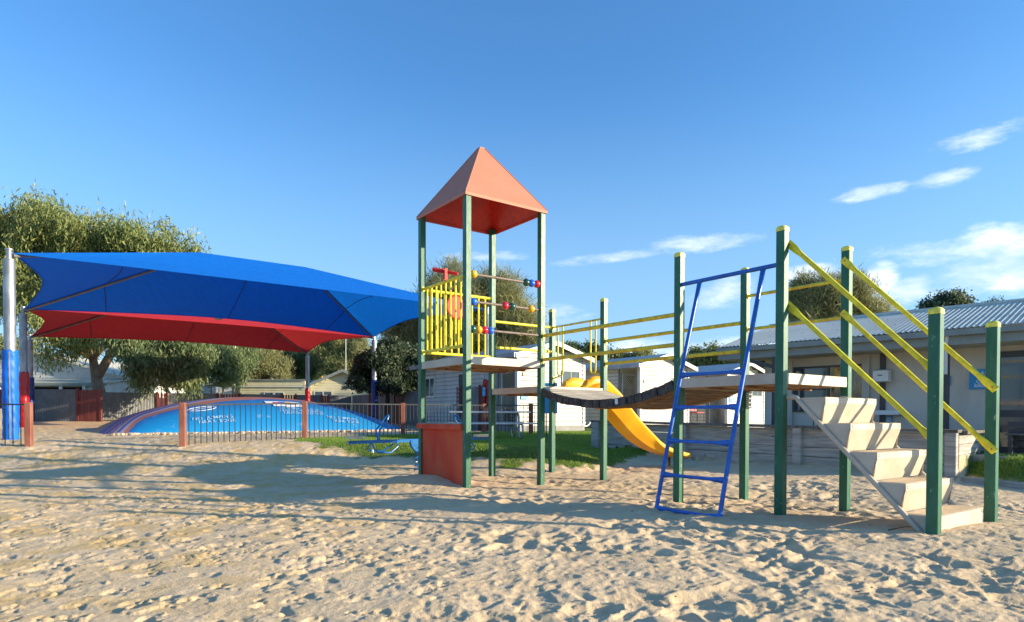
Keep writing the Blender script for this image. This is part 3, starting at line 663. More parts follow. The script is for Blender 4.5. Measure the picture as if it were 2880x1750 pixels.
# ------------------------------------------------------------------ shade sails and their poles
P1 = Vector((-12.17, 15.5)); du = Vector((Uv.x, Uv.y)) * 13.9; dw = -Vector((Vv.x, Vv.y)) * 10.15
pp = {1: P1, 2: P1 + dw, 3: P1 + dw * 2, 6: P1 + du, 5: P1 + du + dw, 4: P1 + du + dw * 2}
padm = {1: ('padblue', 2.15), 2: ('padred', 2.05), 3: ('paddark', 2.2), 6: ('padred', 1.9), 5: ('paddark', 2.2), 4: ('padred', 2.0)}
plab = {1: 'galvanised pole in a bright blue padded sleeve, nearest on the left', 2: 'galvanised pole in a red padded sleeve beside the bright blue one',
        3: 'galvanised pole in a navy sleeve behind the red one at left', 6: 'pole in a red sleeve behind the tower of the climbing frame',
        5: 'galvanised pole in a navy sleeve behind the right end of the jumping pillow', 4: 'galvanised pole in a red sleeve behind the top of the jumping pillow'}
for k, p in pp.items():
    z0 = G(p.x, p.y); t = thing('shade_pole', plab[k], 'pole', (p.x, p.y, z0), 0, 'poles of the shade sails')
    mb = MB(); mb.tube([(0, 0, -.3), (0, 0, 4.86 - z0)], .125, 24); mb.build('pole', Mt['galv'], t, True)
    mb = MB(); mb.tube([(0, 0, 4.86 - z0), (0, 0, 4.88 - z0)], .135, 24); mb.tube([(0, 0, 4.86 - z0), (0, 0, 5.12 - z0)], .06, 16); mb.tube([(0, 0, 5.10 - z0), (0, 0, 5.14 - z0)], .085, 16); mb.build('pole_head', Mt['galv'], t, True)
    mm, ph = padm[k]; mb = MB(); n = 28
    def pad(u, v, ph=ph):
        an = 2 * pi * u; zz = ph * v; r = .165 + .006 * sin(zz * 23 + 3 * sin(an)) + .004 * sin(7 * an + zz * 5) - (.012 if v > .985 else 0)
        return (r * cos(an), r * sin(an), zz + (.025 * sin(an * 5) if v > .99 else 0))
    mb.grid(pad, n, 40); mb.tube([(0, 0, ph - .04), (0, 0, ph - .02)], .16, 20); po = mb.build('pad', Mt[mm], t, True)
    m2 = MB(); aa = -1.0; m2.obox((.168 * cos(aa), .168 * sin(aa), .03), (.168 * cos(aa), .168 * sin(aa), ph - .03), .03, .010, (cos(aa), sin(aa), 0)); m2.build('pad_seam', Mt['galv'] if k == 1 else Mt[mm], po)
def sail(name, label, c, cloth, bows, ridge_z=6.87, zc=5.06):
    raw = [Vector((p.x, p.y, zc)) for p in c]; mid_ = sum(raw, Vector()) / 4     # near-left, near-right, far-right, far-left
    c = [p + (mid_ - p).normalized() * .08 for p in raw]
    t = thing(name, label, 'shade sail', c[0])
    o = c[0]; ml = (c[0] + c[3]) / 2; mr = (c[1] + c[2]) / 2; e = (mr - ml).normalized(); hw_ = (c[0] - c[3]).length / 2
    R1 = ml + e * hw_; R2 = mr - e * hw_; R1.z = R2.z = ridge_z
    mb = MB()
    quads = [(c[0], c[1], R1, R2, bows[0], 40), (c[1], c[2], R2, R2, bows[1], 24), (c[2], c[3], R2, R1, bows[2], 40), (c[3], c[0], R1, R1, bows[3], 24)]
    edges = []
    for A_, B_, RA, RB, bow, nn in quads:
        def fn(u, v, A_=A_, B_=B_, RA=RA, RB=RB, bow=bow):
            eu = A_.lerp(B_, u); ru = RA.lerp(RB, u); k = bow * 4 * u * (1 - u); eu = eu + (ru - eu) * (k / max(.1, (ru - eu).length))
            p = eu.lerp(ru, v); sg = -.10 * 4 * v * (1 - v) * (4 * u * (1 - u)) ** .5
            return p + Vector((0, 0, sg)) - o
        mb.grid(fn, nn, 14); edges.append([fn(u, 0) for u in np.linspace(0, 1, nn + 1)])
        m2 = MB(); m2.tube([p_ + Vector((0, 0, -.01)) for p_ in edges[-1]], [(.022, .012)] * (nn + 1), 6); m2.build('hem', Mt[cloth], t, True)
        Ls = (A_ - B_).length; end = nn == 24
        if end: paths = [[fn(u, .47) for u in np.linspace(0, 1, 14)]]
        else:
            paths = []
            for s_ in (.17 * Ls, .5 * Ls, .83 * Ls):
                vm = min(1, s_ / hw_, (Ls - s_) / hw_); paths.append([fn((s_ - v * hw_) / ((1 - v) * Ls + v * (Ls - 2 * hw_) + 1e-6), v) for v in np.linspace(.005, min(vm, .99), 16)])
        for pth in paths:
            m3 = MB(); m3.tube([q_ + Vector((0, 0, -.012)) for q_ in pth], .012, 5); m3.build('seam', Mt['seam'], t, True)
    mb.build('cloth', Mt[cloth], t, True)
    for A_, R in ((c[0], R1), (c[3], R1), (c[1], R2), (c[2], R2)):
        m2 = MB(); m2.tube([A_ - o + Vector((0, 0, -.07)), R - o + Vector((0, 0, -.12))], .045, 10); m2.build('strut', Mt['rust'] if False else Mt['strut'], t, True)
    for A_, Q_ in zip(raw, c):
        m2 = MB(); m2.tube([A_ - o + Vector((0, 0, .02)), A_.lerp(Q_, .45) - o, Q_ - o], [.012, .018, .012], 6); m2.tube([A_.lerp(Q_, .55) - o, A_.lerp(Q_, .9) - o], [.028, .028], 8); m2.build('corner_shackle', Mt['galv'], t, True)
    m2 = MB(); m2.tube([R1 - o + Vector((0, 0, -.08)), R2 - o + Vector((0, 0, -.08))], .045, 10); m2.build('ridge_pole', Mt['strut'], t, True)
    m2 = MB(); q = (c[3] + c[2]) / 2 - o; m2.tube([q + Vector((0, -.6, .14)), q + Vector((0, -.6, .18))], [.16, .16], 14); m2.build('repair_patch', Mt['deck'], t)
Mt['strut'] = mat('grey_painted_strut', (.20, .19, .19), .5, var=.1, metal=.3)
sail('shade_sail', 'large bright blue shade sail over the jumping pillow', [pp[1], pp[6], pp[5], pp[2]], 'clothblue', (.22, .58, .60, .60))
sail('shade_sail', 'red shade sail farther back behind the blue one', [pp[2], pp[5], pp[4], pp[3]], 'clothred', (.25, .6, .5, .6))

# ------------------------------------------------------------------ jumping pillow
PC = Vector((-9.53, 23.7)); La, Lbw, PH = 5.15, 3.35, 1.31
JP = thing('jumping_pillow', 'big blue inflated jumping pillow with coloured stripes along its back', 'jumping pillow', (PC.x, PC.y, .55), UA)
def pz(p, q): p = min(1, abs(p) / La); q = min(1, abs(q) / Lbw); return PH * (1 - p ** 2.1) ** .80 * (1 - q ** 2.2) ** .62
def psurf(u, v):
    p = -1 + 2 * u; q = -1 + 2 * v; p = math.copysign(1 - (1 - abs(p)) ** 1.5, p); q = math.copysign(1 - (1 - abs(q)) ** 1.6, q)
    f = 1 - .07 * abs(q) ** 4
    return (p * La * f, q * Lbw, pz(p * La, q * Lbw) - .06)
def pillow_mat():
    m = D.materials.new('printed_pillow_vinyl'); m.use_nodes = True; t = m.node_tree; t.nodes.clear()
    out = N(t, 'ShaderNodeOutputMaterial'); b = N(t, 'ShaderNodeBsdfPrincipled'); b.inputs['Roughness'].default_value = .5
    tcn = N(t, 'ShaderNodeTexCoord'); sp = N(t, 'ShaderNodeSeparateXYZ'); t.links.new(tcn.outputs['Object'], sp.inputs[0])
    mp = N(t, 'ShaderNodeMapping'); mp.inputs['Scale'].default_value = (.22, 2.0, 1); t.links.new(tcn.outputs['Object'], mp.inputs[0])
    nz = N(t, 'ShaderNodeTexNoise'); t.links.new(mp.outputs[0], nz.inputs['Vector']); nz.inputs['Scale'].default_value = 1.6; nz.inputs['Detail'].default_value = 4
    nx = mth(t, 'MAXIMUM', mth(t, 'MULTIPLY', sp.outputs[0], -1.0), 0.0)
    k1 = mth(t, 'MULTIPLY', mth(t, 'POWER', nx, 1.7), .085); k2 = mth(t, 'MULTIPLY', smooth(t, nx, 3.7, 5.1), 1.9)
    g_ = mth(t, 'ADD', mth(t, 'MULTIPLY', smooth(t, nx, .4, 3.6), .6), .4)
    v = mth(t, 'ADD', mth(t, 'MULTIPLY', mth(t, 'ADD', sp.outputs[1], 1.2), g_), mth(t, 'ADD', mth(t, 'MULTIPLY', nz.outputs[0], .22), mth(t, 'ADD', mth(t, 'ADD', k1, k2), -.70)))
    cr = N(t, 'ShaderNodeValToRGB'); mpn = N(t, 'ShaderNodeMapRange'); t.links.new(v, mpn.inputs[0]); mpn.inputs[1].default_value = -1.4; mpn.inputs[2].default_value = 2.6; t.links.new(mpn.outputs[0], cr.inputs[0])
    blue = (.008, .215, .49)
    st_ = [(0, blue), (.06, blue), (.14, (.01, .16, .42)), (.19, (.015, .12, .36)), (.205, (.38, .14, .08)), (.275, (.40, .17, .10)), (.30, (.42, .34, .36)), (.335, (.40, .36, .44)), (.36, (.10, .12, .32)), (.42, (.08, .10, .28)),
           (.435, (.42, .40, .38)), (.46, (.42, .40, .38)), (.475, (.30, .06, .06)), (.51, (.30, .07, .07)), (.53, (.34, .32, .38)), (.56, (.10, .09, .28)), (.62, (.10, .10, .32)), (.64, (.52, .20, .12)), (.70, (.45, .18, .12)), (.73, (.10, .12, .35)), (.82, (.10, .12, .35)), (.85, (.5, .2, .1)), (1, (.45, .18, .10))]
    els = cr.color_ramp.elements
    while len(els) > 1: els.remove(els[-1])
    els[0].position = 0; els[0].color = (*blue, 1)
    for p, c in st_[1:]: e = els.new(p); e.color = (*c, 1)
    n2 = N(t, 'ShaderNodeTexNoise'); t.links.new(tcn.outputs['Object'], n2.inputs['Vector']); n2.inputs['Scale'].default_value = 3; n2.inputs['Detail'].default_value = 8
    mx = N(t, 'ShaderNodeMix', data_type='RGBA'); t.links.new(mth(t, 'MULTIPLY', smooth(t, n2.outputs[0], .60, .78), .35), mx.inputs[0]); t.links.new(cr.outputs[0], mx.inputs[6]); mx.inputs[7].default_value = (.5, .55, .6, 1)
    t.links.new(mx.outputs[2], b.inputs['Base Color']); t.links.new(b.outputs[0], out.inputs[0]); return m
mb = MB(); mb.grid(psurf, 70, 50); mb.build('pillow_skin', pillow_mat(), JP, True)
def on_pillow(p, q): return (p, q, pz(p / (1 - .07 * (abs(q) / Lbw) ** 4), q) - .06 + .03)
def ptext(s, p0, q0, w, sy, bold=.012, lift=0):
    return writing(s, lambda x, y: on_pillow(p0 + x * w, q0 + y * sy), Mt['print'], JP, 1.0, bold)
ptext('NO  JUMPING', -2.0, -2.86, .195, .20); ptext('NEAR  EDGE', -1.9, -3.03, .195, .155)
ptext('NO  JUMPING', 2.25, -2.86, .18, .20); ptext('NEAR  EDGE', 2.32, -3.03, .18, .155)
for s, q, w in (('NO SOMERSAULTS OR', -2.44, .135), ('INVERTED MANOEUVRES', -2.59, .135), ('CAUTION WHEN WET', -2.73, .135)): ptext(s, .85 - (q + 2.3) * .2, q, w, .17, .006)
mb = MB()
def patch(x0, x1, y0, y1, m, name, k=.03):
    b_m = MB(); b_m.grid(lambda u, v: (lambda P, Q: (P, Q, pz(P, Q) - .06 + k))(x0 + (x1 - x0) * u - (y0 + (y1 - y0) * v) * .0, y0 + (y1 - y0) * v), 10, 6); b_m.build(name, m, JP)
patch(-.15, 1.05, -2.06, -1.76, Mt['white'], 'printed_panel'); patch(.05, 1.15, -2.27, -2.11, Mt['white'], 'printed_panel'); patch(.45, .75, -2.34, -2.29, Mt['white'], 'printed_panel')
for i, c in enumerate(('ball_r', 'blue', 'ball_y', 'green')): patch(.1 + .2 * i, .3 + .2 * i, -2.06 + .03 * (1.5 - abs(i - 1.5)), -1.92 + .05 * (1.5 - abs(i - 1.5)), Mt[c], 'printed_arc', .045)
writing('NO SHOES  NO FOOD  NO DRINKS', lambda x, y: (.7 + x * .1, -1.24 + y * .12, pz(.7 + x * .1, -1.24 + y * .12) - .04), Mt['dark'], JP) if False else None
mb = MB(); mb.tube([Vector(on_pillow(-2.2 + .42 * cos(t), -2.2 + .17 * sin(t))) for t in np.linspace(0, 2 * pi, 40, endpoint=False)], .009, 5, closed=True); mb.tube([Vector(on_pillow(-2.5 + .6 * k, -2.23 + .07 * k)) for k in np.linspace(0, 1, 12)], [(.01 + .02 * sin(pi * k), .008) for k in np.linspace(0, 1, 12)], 6); mb.build('printed_emblem', Mt['white'], JP)

# ------------------------------------------------------------------ low barred fences
def bar_fence(label, pts, hgt, rail_m, bar_m, bars_per, extra_first=True, posts=None):
    z0 = [G(*p) for p in pts]; t = thing('bar_fence', label, 'fence', (*pts[0], z0[0]), 0, 'barred fences round the jumping pillow'); o = Vector((*pts[0], z0[0]))
    for i, p in enumerate(pts):
        if posts and not posts[i]: continue
        d = Vector(pts[min(i + 1, len(pts) - 1)]) - Vector(pts[max(i - 1, 0)]); an = atan2(d.y, d.x)
        mb = MB(); mb.prism(chamf(-.065, -.065, .13, .008), (0, 0, -.3), (1, 0, 0), (0, 1, 0), (0, 0, hgt + .02 + .3)); mb.build('fence_post', Mt['brownpost'], t, loc=Vector((*p, z0[i])) - o, rz=.25 + random.uniform(-.05, .05))
    bm = None
    for i in range(len(pts) - 1):
        A_, B_ = Vector((*pts[i], z0[i])) - o, Vector((*pts[i + 1], z0[i + 1])) - o; L = (B_ - A_).length
        mb = MB(); mb.obox(A_ + Vector((0, 0, hgt - .03)), B_ + Vector((0, 0, hgt - .03)), .04, .035); mb.build('top_rail', Mt[rail_m], t)
        nb = bars_per[i]
        if bm is None: m2 = MB(); m2.tube([(0, 0, -.12), (0, 0, hgt - .04)], .0105, 6); bm = m2.mesh('bar', Mt[bar_m])
        for k in range(1, nb + 1): ob('bar', bm, t, loc=A_.lerp(B_, k / (nb + 1)))
    return t
bar_fence('black barred fence with four brown posts in front of the jumping pillow', [(-7.48, 14.5), (-5.49, 16.9), (-3.30, 19.3), (-.95, 21.6)], .97, 'railgrey', 'black', [22, 22, 24])
bar_fence('short black barred fence ending at a brown post at the far left', [(-10.98, 14.5), (-14.2, 14.7)], .97, 'black', 'black', [16])
bar_fence('dark barred fence with a black post by the cabin door behind the picnic table', [(-.95, 21.6), (.62, 21.0), (1.35, 20.9)], .97, 'black', 'black', [12, 5], posts=[0, 1, 1])

# ------------------------------------------------------------------ corrugated boundary fences
def online(px, A_, B_):
    q = (px - CX) / F; A_, B_ = Vector(A_), Vector(B_); d = B_ - A_
    t = (q * A_.y - A_.x) / (d.x - q * d.y); return A_ + d * t
def corr_sheet(A_, B_, zb, zt, parent, o, m='corr', pitch=.085, amp=.014, name='corrugated_sheet'):
    A_, B_ = Vector(A_), Vector(B_); d = B_ - A_; L = d.length; d.normalize(); nr = Vector((-d.y, d.x)); n = int(L / pitch * 4); vs = []
    for i in range(n + 1):
        s = L * i / n; p = A_ + d * s + nr * (amp * sin(2 * pi * s / pitch)); f = s / L
        vs += [(p.x - o.x, p.y - o.y, zb[0] * (1 - f) + zb[1] * f - o.z), (p.x - o.x, p.y - o.y, zt[0] * (1 - f) + zt[1] * f - o.z)]
    mb = MB(); mb.add(vs, [(2 * i, 2 * i + 2, 2 * i + 3, 2 * i + 1) for i in range(n)]); return mb.build(name, Mt[m], parent, True)
def big_fence(label, A_, B_, segs, h=1.65):  # segs: (px0, px1, kind)
    A3 = Vector((*A_, G(*A_))); t = thing('boundary_fence', label, 'fence', A3, 0, 'grey corrugated boundary fences'); bs = None
    pts = [A_] + [online(px, A_, B_).to_tuple() for px, _ in segs] ; kinds = [k for _, k in segs]
    for i, k in enumerate(kinds):
        p, q = Vector(pts[i]), Vector(pts[i + 1]); zp, zq = G(*p), G(*q)
        if k == 'c': corr_sheet(p, q, (zp - .1, zq - .1), (zp + h, zq + h), t, A3)
        else:
            L = (q - p).length; n = max(1, int(L / .15)); d = (q - p) / n
            nr = Vector((-d.y, d.x)).normalized() * (-.03)
            for j in range(n):
                gap = .012 if k == 'b' else .05
                a2 = p + d * j + nr; b2 = p + d * (j + 1) - d.normalized() * gap + nr; z = G(*a2)
                mb = MB(); mb.obox((*(a2 - p), .0), (*(b2 - p), 0), .02, 1.0); 
                mb = MB(); dd = b2 - a2; mb.prism([(0, 0), (dd.length, 0), (dd.length, h + .03), (0, h + .03)], (0, 0, -.05), (*(dd.normalized()), 0), (0, 0, 1), (nr.x * .7, nr.y * .7, 0))
                mb.build('board', Mt['brownboard'], t, loc=Vector((*a2, z)) - A3)
            for e in (p, q):
                mb = MB(); mb.box(-.05, .05, -.05, .05, -.3, h + .06); mb.build('fence_post', Mt['brownboard'], t, loc=Vector((*(e + nr * 1.2), G(*e))) - A3)
    return t
big_fence('grey corrugated fence ending in a maroon board gate at the far left', (-31.5, 33), (-21.1, 33), [(18, 'b'), (220, 'c'), (285, 'b')])
big_fence('long grey corrugated fence with maroon slatted gates behind the jumping pillow', (-26.5, 38.8), (-11, 44), [(443, 'c'), (470, 's'), (612, 'c'), (675, 's'), (795, 'c'), (832, 's'), (905, 'c'), (925, 'b'), (988, 'c')])
big_fence('shaded grey corrugated fence with maroon posts running towards the cabin', (-11, 44), (-1.02, 23.5), [(1042, 'c'), (1050, 'b'), (1113, 'c'), (1136, 'b'), (1198, 'c'), (1206, 'b'), (1290, 'c'), (1299, 'b'), (1352, 'c'), (1362, 'b')])

# ------------------------------------------------------------------ timber retaining wall
RW = thing('retaining_wall', 'weathered grey timber sleeper wall along the back of the sand', 'wall', (WA.x, WA.y, 0), atan2(WD.y, WD.x))
ztop = lambda s: 1.0 - .12 * s / WLEN
npst = 7; bayL = WLEN / (npst - 1)
for i in range(npst):
    s = i * bayL; mb = MB(); mb.prism(chamf(-.09, -.17, .18 if i else .24, .01), (0, 0, -.4), (1, 0, 0), (0, 1, 0), (0, 0, ztop(s) - .05 + .4)); mb.build('wall_post', Mt['wallwood'], RW, loc=(s, 0, 0))
for i in range(npst - 1):
    for r in range(5):
        s0, s1 = i * bayL, (i + 1) * bayL; zt_ = ztop((s0 + s1) / 2) - .055 - r * .195; off = random.uniform(-.012, .012)
        mb = MB(); j = random.uniform(0, .006)
        mb.prism([(0, 0), (s1 - s0 - .006, 0), (s1 - s0 - .006, -.183 + j), (0, -.183 + j)], (s0 + .003, -.03 + off, zt_), (1, 0, -.12 / WLEN), (0, 0, 1), (0, .06, 0)); mb.build('sleeper', Mt['wallwood'], RW)
for i in range(3):
    s0, s1 = i * WLEN / 3 - (.1 if i == 0 else 0), (i + 1) * WLEN / 3 + (.12 if i == 2 else 0)
    mb = MB(); mb.obox((s0 + .004, -.02, ztop(s0) - .02), (s1 - .004, -.02, ztop(s1) - .02), .32, .055); mb.build('capping_board', Mt['wallcap'], RW)
for r in range(4):
    mb = MB(); mb.box(WLEN + .03, WLEN + .09, .06, 2.2, .80 - (r + 1) * .195 + .01, .80 - r * .195); mb.build('sleeper', Mt['wallwood'], RW)
mb = MB(); mb.box(WLEN + .0, WLEN + .2, .145, 2.25, .805, .86); mb.build('capping_board', Mt['wallcap'], RW)
te2 = MB(); te2.obox((8.12, 11.5, -.02), (8.95, 8.3, .0), .06, .12); te2.build('timber_edging', Mt['wallwood'], kind=None, label='low timber edging board between the sand and the right lawn', cat='edging')

# ------------------------------------------------------------------ cabins
def mesh_screen(w, h, parent, m, loc, rot=None, step=.11):
    mb = MB(); n = int((w + h) / step)
    for sgn in (1, -1):
        for i in range(-int(h / step) - 1, int(w / step) + 2):
            x0 = i * step; pts = []
            a0 = x0 if sgn > 0 else x0 + h; 
            p = [0, 0]; s0 = max(0, -x0) if sgn > 0 else max(0, x0 + h - w); s1 = min(h, w - x0) if sgn > 0 else min(h, x0 + h)
            if s1 - s0 < .03: continue
            f = (lambda s: (x0 + s, 0, s)) if sgn > 0 else (lambda s: (x0 + h - s, 0, s))
            mb.obox(f(s0), f(s1), .026, .014, (0, 1, 0))
    return mb.build('mesh_screen', Mt[m], parent, loc=loc)
def cabin(o, label, sign, plate=True, win=True, wall='cabin', deep=7.0, full=True):
    z0 = G(o[0], o[1]) ; zf = .64; t = thing('cabin', label, 'cabin', (o[0], o[1], zf), UA, 'cream holiday cabins in a row'); t.scale = (1.07, 1.07, 1.07)
    w, hs, hp = 3.0, 2.36, .44
    mb = MB(); mb.prism([(.03, 0), (w - .03, 0), (w - .03, hs), (w / 2, hs + hp - .02), (.03, hs)], (0, 1.15, .12), (1, 0, 0), (0, 0, 1), (0, deep - 1.15, 0)); mb.m = 1; mb.prism([(.95, 0), (w - .03, 0), (w - .03, hs), (w / 2, hs + hp - .02), (.95, hs + .1)], (0, .04, .12), (1, 0, 0), (0, 0, 1), (0, 1.11, 0)); mb.build('wall_core', [Mt['lap_shade'], Mt['lap_shade']], t)
    bh = .152; nb = int((hs + hp) / bh) + 1
    for i in range(nb):                     # lapped boards on the gable end
        z = .12 + i * bh; k = max(0, (z + bh * .5 - .12 - hs) / hp); xa, xb = .09 + k * (w / 2 - .09), w - .09 - k * (w / 2 - .09)
        if xb - xa < .12: break
        if i == 0: xa, xb = xa, xb
        mb = MB(); mb.prism([(0, 0), (-.026, 0), (-.012, bh - .020), (0, bh - .020)], (xa, .04, z), (0, 1, 0), (0, 0, 1), (xb - xa, 0, 0)); mb.build('cladding_board', Mt[wall], t)
    for i in range(int(hs / bh)):           # boards along the side wall
        z = .12 + i * bh; mb = MB(); mb.prism([(0, 0), (-.026, 0), (-.012, bh - .020), (0, bh - .020)], (.03, 1.2, z), (1, 0, 0), (0, 0, 1), (0, deep - 1.2, 0)); mb.build('cladding_board', Mt[wall], t)
    for x in (0, w - .09): mb = MB(); mb.box(x, x + .09, -.005, .045, .1, hs + .13); mb.build('corner_trim', Mt['trim'], t)
    mb = MB(); mb.box(-.012, .035, .045, .13, .1, hs + .12); mb.build('corner_trim', Mt['trim'], t); mb = MB(); mb.box(-.012, .035, 1.12, 1.2, .1, hs + .12); mb.build('corner_trim', Mt['greytrim'], t)
    mb = MB(); mb.box(.02, w - .02, .0, deep, -.7, .115); mb.build('plinth', Mt['concrete'], t)
    ov = .24
    for sg in (-1, 1):                      # roof sheets
        xe = -ov if sg < 0 else w + ov; ze = .12 + hs - ov * hp / (w / 2); zr = .12 + hs + hp
        mb = MB(); mb.prism([(xe, ze), (w / 2, zr), (w / 2, zr + .05), (xe, ze + .05)], (0, -.22, .03), (1, 0, 0), (0, 0, 1), (0, deep + .4, 0)); r = mb.build('roof_sheet', Mt['roofgrey'], t)
        mb = MB(); mb.prism([(xe, ze - .10), (w / 2, zr - .10), (w / 2, zr + .055), (xe, ze + .055)], (0, -.25, .03), (1, 0, 0), (0, 0, 1), (0, .03, 0)); mb.build('barge_board', Mt['trim'], r)
        mb = MB(); mb.box(xe - .05, xe + .03, -.22, deep + .2, ze - .05, ze + .10) if sg < 0 else mb.box(xe - .03, xe + .05, -.22, deep + .2, ze - .05, ze + .10); mb.build('gutter', Mt['roofgrey'] if sg < 0 else Mt['trim'], r)
    mb = MB(); mb.box(.93, .948, .05, 1.14, .14, hs + .1); mb.box(.06, .93, 1.13, 1.149, .14, hs + .1); mb.build('porch_lining', Mt[wall], t)
    mb = MB(); mb.box(.04, .95, .1, 1.12, .10, .14); mb.build('porch_floor', Mt['dark'], t)
    mb = MB(); mb.box(.0, .95, .06, 1.15, .12 + hs - .08, .12 + hs + .02); mb.build('porch_ceiling', Mt['trim'], t)
    dr = thing('door', None, None); dr.parent = t; dr.location = (.085, 1.085, .14)
    mb = MB(); mb.box(0, .82, .0, .03, 0, 2.05); mb.build('door_leaf', Mt['inside_shade'], dr)  # solid sheet coloured like the unlit interior behind the mesh
    mb = MB(); mb.box(0, .05, -.04, .0, 0, 2.05); mb.box(.77, .82, -.04, .0, 0, 2.05); mb.box(.05, .77, -.04, 0, 0, .06); mb.box(.05, .77, -.04, 0, 1.99, 2.05); mb.build('screen_frame', Mt['trim'] if wall == 'cabin' else Mt['screen'], dr)
    mesh_screen(.72, 1.93, dr, 'screen', (.05, -.025, .06))
    if win:
        wt = thing('window', None, None); wt.parent = t; wt.location = (1.95, .0, 1.45)
        mb = MB(); mb.box(0, .75, .0, .03, 0, .55); mb.build('glass', Mt['glass'], wt); mb = MB(); mb.box(-.04, .79, -.012, .012, -.04, .0); mb.box(-.04, .79, -.012, .012, .55, .59); mb.box(-.04, 0, -.012, .012, 0, .55); mb.box(.75, .79, -.012, .012, 0, .55); mb.box(.36, .39, -.012, .012, 0, .55); mb.build('window_frame', Mt['greytrim'], wt)
    if plate: mb = MB(); mb.box(.22, .48, -.012, .016, 1.78, 1.90); pl = mb.build('name_plate', Mt['greytrim'], t)
    if sign:
        w_, h_, z_ = (.28, .12, 1.0) if sign == 'f' else (.26, .32, 1.12); mb = MB(); mb.box(.14, .14 + w_, -.018, .014, z_, z_ + h_); sg_ = mb.build('number_sign', Mt['signcyan'], t)
        if sign == 'f': writing('Family cabin', lambda x, y: (.14 + w_ / 2 + x, -.021, z_ + .06 + y), Mt['white'], sg_, .045, .001)
        else: writing('20', lambda x, y: (.14 + w_ / 2 + x, -.021, z_ + .20 + y), Mt['white'], sg_, .17, .004); writing('Family cabin', lambda x, y: (.14 + w_ / 2 + x, -.021, z_ + .06 + y), Mt['white'], sg_, .04)
    if not full: return t
    for z in (.7, 1.3, 1.9): pass
    return t
cabin((.188, 22.47), 'cream weatherboard cabin nearest the picnic table', 'f')
cabin((5.40, 26.96), 'cream weatherboard cabin with recessed porch door, middle of the row', None)
cabin((10.6, 31.45), 'cream cabin numbered 20 partly hidden by the kitchen building', '20')
# side window and white pipes
ct = [o for o in D.objects if o.name.startswith('cabin')][0]
mb = MB(); mb.box(-.012, .03, 5.6, 6.3, 1.25, 1.95); mb.build('window_pane', Mt['glass'], ct); mb = MB(); mb.box(-.02, .03, 5.55, 5.6, 1.2, 2.0); mb.box(-.02, .03, 6.3, 6.35, 1.2, 2.0); mb.box(-.02, .03, 5.6, 6.3, 1.95, 2.0); mb.box(-.02, .03, 5.6, 6.3, 1.2, 1.25); mb.box(-.022, .028, 5.93, 5.97, 1.25, 1.95); mb.build('window_frame', Mt['alu'], ct)
mb = MB(); mb.box(-.015, .03, 2.9, 3.7, .2, 2.0); mb.build('dark_panel', Mt['dark'], ct)
c2 = [o for o in D.objects if o.name.startswith('cabin')][1] if False else None
for k, (xx, rr) in enumerate(((3.10, .16), (3.2, .24))):
    mb = MB(); mb.tube([(xx, .5, 1.1), (xx, .48, .55)] + [(xx + .0 + rr * (1 - cos(t)), .45, .3 - .22 * sin(t)) for t in np.linspace(0, pi * .9, 8)], .028, 8); mb.build('waste_pipe', Mt['white'], ct, True)
# red chair on the porch of the third cabin
def chair(label, loc, rz, mseat, mleg, sc=1.0):
    t = thing('chair', label, 'chair', loc, rz)
    mb = MB(); mb.box(-.24, .24, -.22, .22, .42 * sc, .46 * sc); mb.build('seat', Mt[mseat], t)
    mb = MB(); mb.prism([(-.24, .52 * sc), (.24, .52 * sc), (.22, .86 * sc), (-.22, .86 * sc)], (0, .22, 0), (1, 0, 0), (0, .12, 1), (0, .03, 0)); mb.build('backrest', Mt[mseat], t)
    for x in (-.22, .22):
        for y in (-.2, .2): mb = MB(); mb.tube([(x, y, 0), (x, y * .95, (.44 if y < 0 else .88) * sc)], .012, 6); mb.build('leg', Mt[mleg], t)
cp = at(1961, 1184, 30.2); chair('small red chair standing outside the cabin numbered 20', (cp.x, cp.y, .86), .5, 'red', 'dark')

# ------------------------------------------------------------------ camp kitchen building
KA = atan2(-.714, .70); KO = Vector((5.45, 16.8, 0))
KB = thing('kitchen_building', 'low cream rendered kitchen building with pale corrugated roof at right', 'building', KO, KA)
wy = 1.0; KL = 6.95
def kx(px, y=wy):
    q = (px - CX) / F; ex = KO.x + .714 * y; ey = KO.y + .70 * y; return (ey * q - ex) / (.70 + .714 * q)
def kz(px, py, y=wy):
    xx = kx(px, y); return CAMZ - (py - 1170.5) * (KO.y + .70 * y - .714 * xx) / F
mb = MB(); mb.box(.77, KL, wy, 4.9, .2, 2.62); mb.build('wall', Mt['render'], KB)
mb = MB(); mb.prism([(4.9, 2.62), (wy, 2.62), (3.1, 3.62)], (.78, 0, 0), (0, 1, 0), (0, 0, 1), (.2, 0, 0)); mb.build('gable_wall', Mt['render'], KB)
mb = MB(); mb.prism([(4.9, 2.62), (wy, 2.62), (3.1, 3.62)], (KL - .22, 0, 0), (0, 1, 0), (0, 0, 1), (.2, 0, 0)); mb.build('gable_wall', Mt['render'], KB)
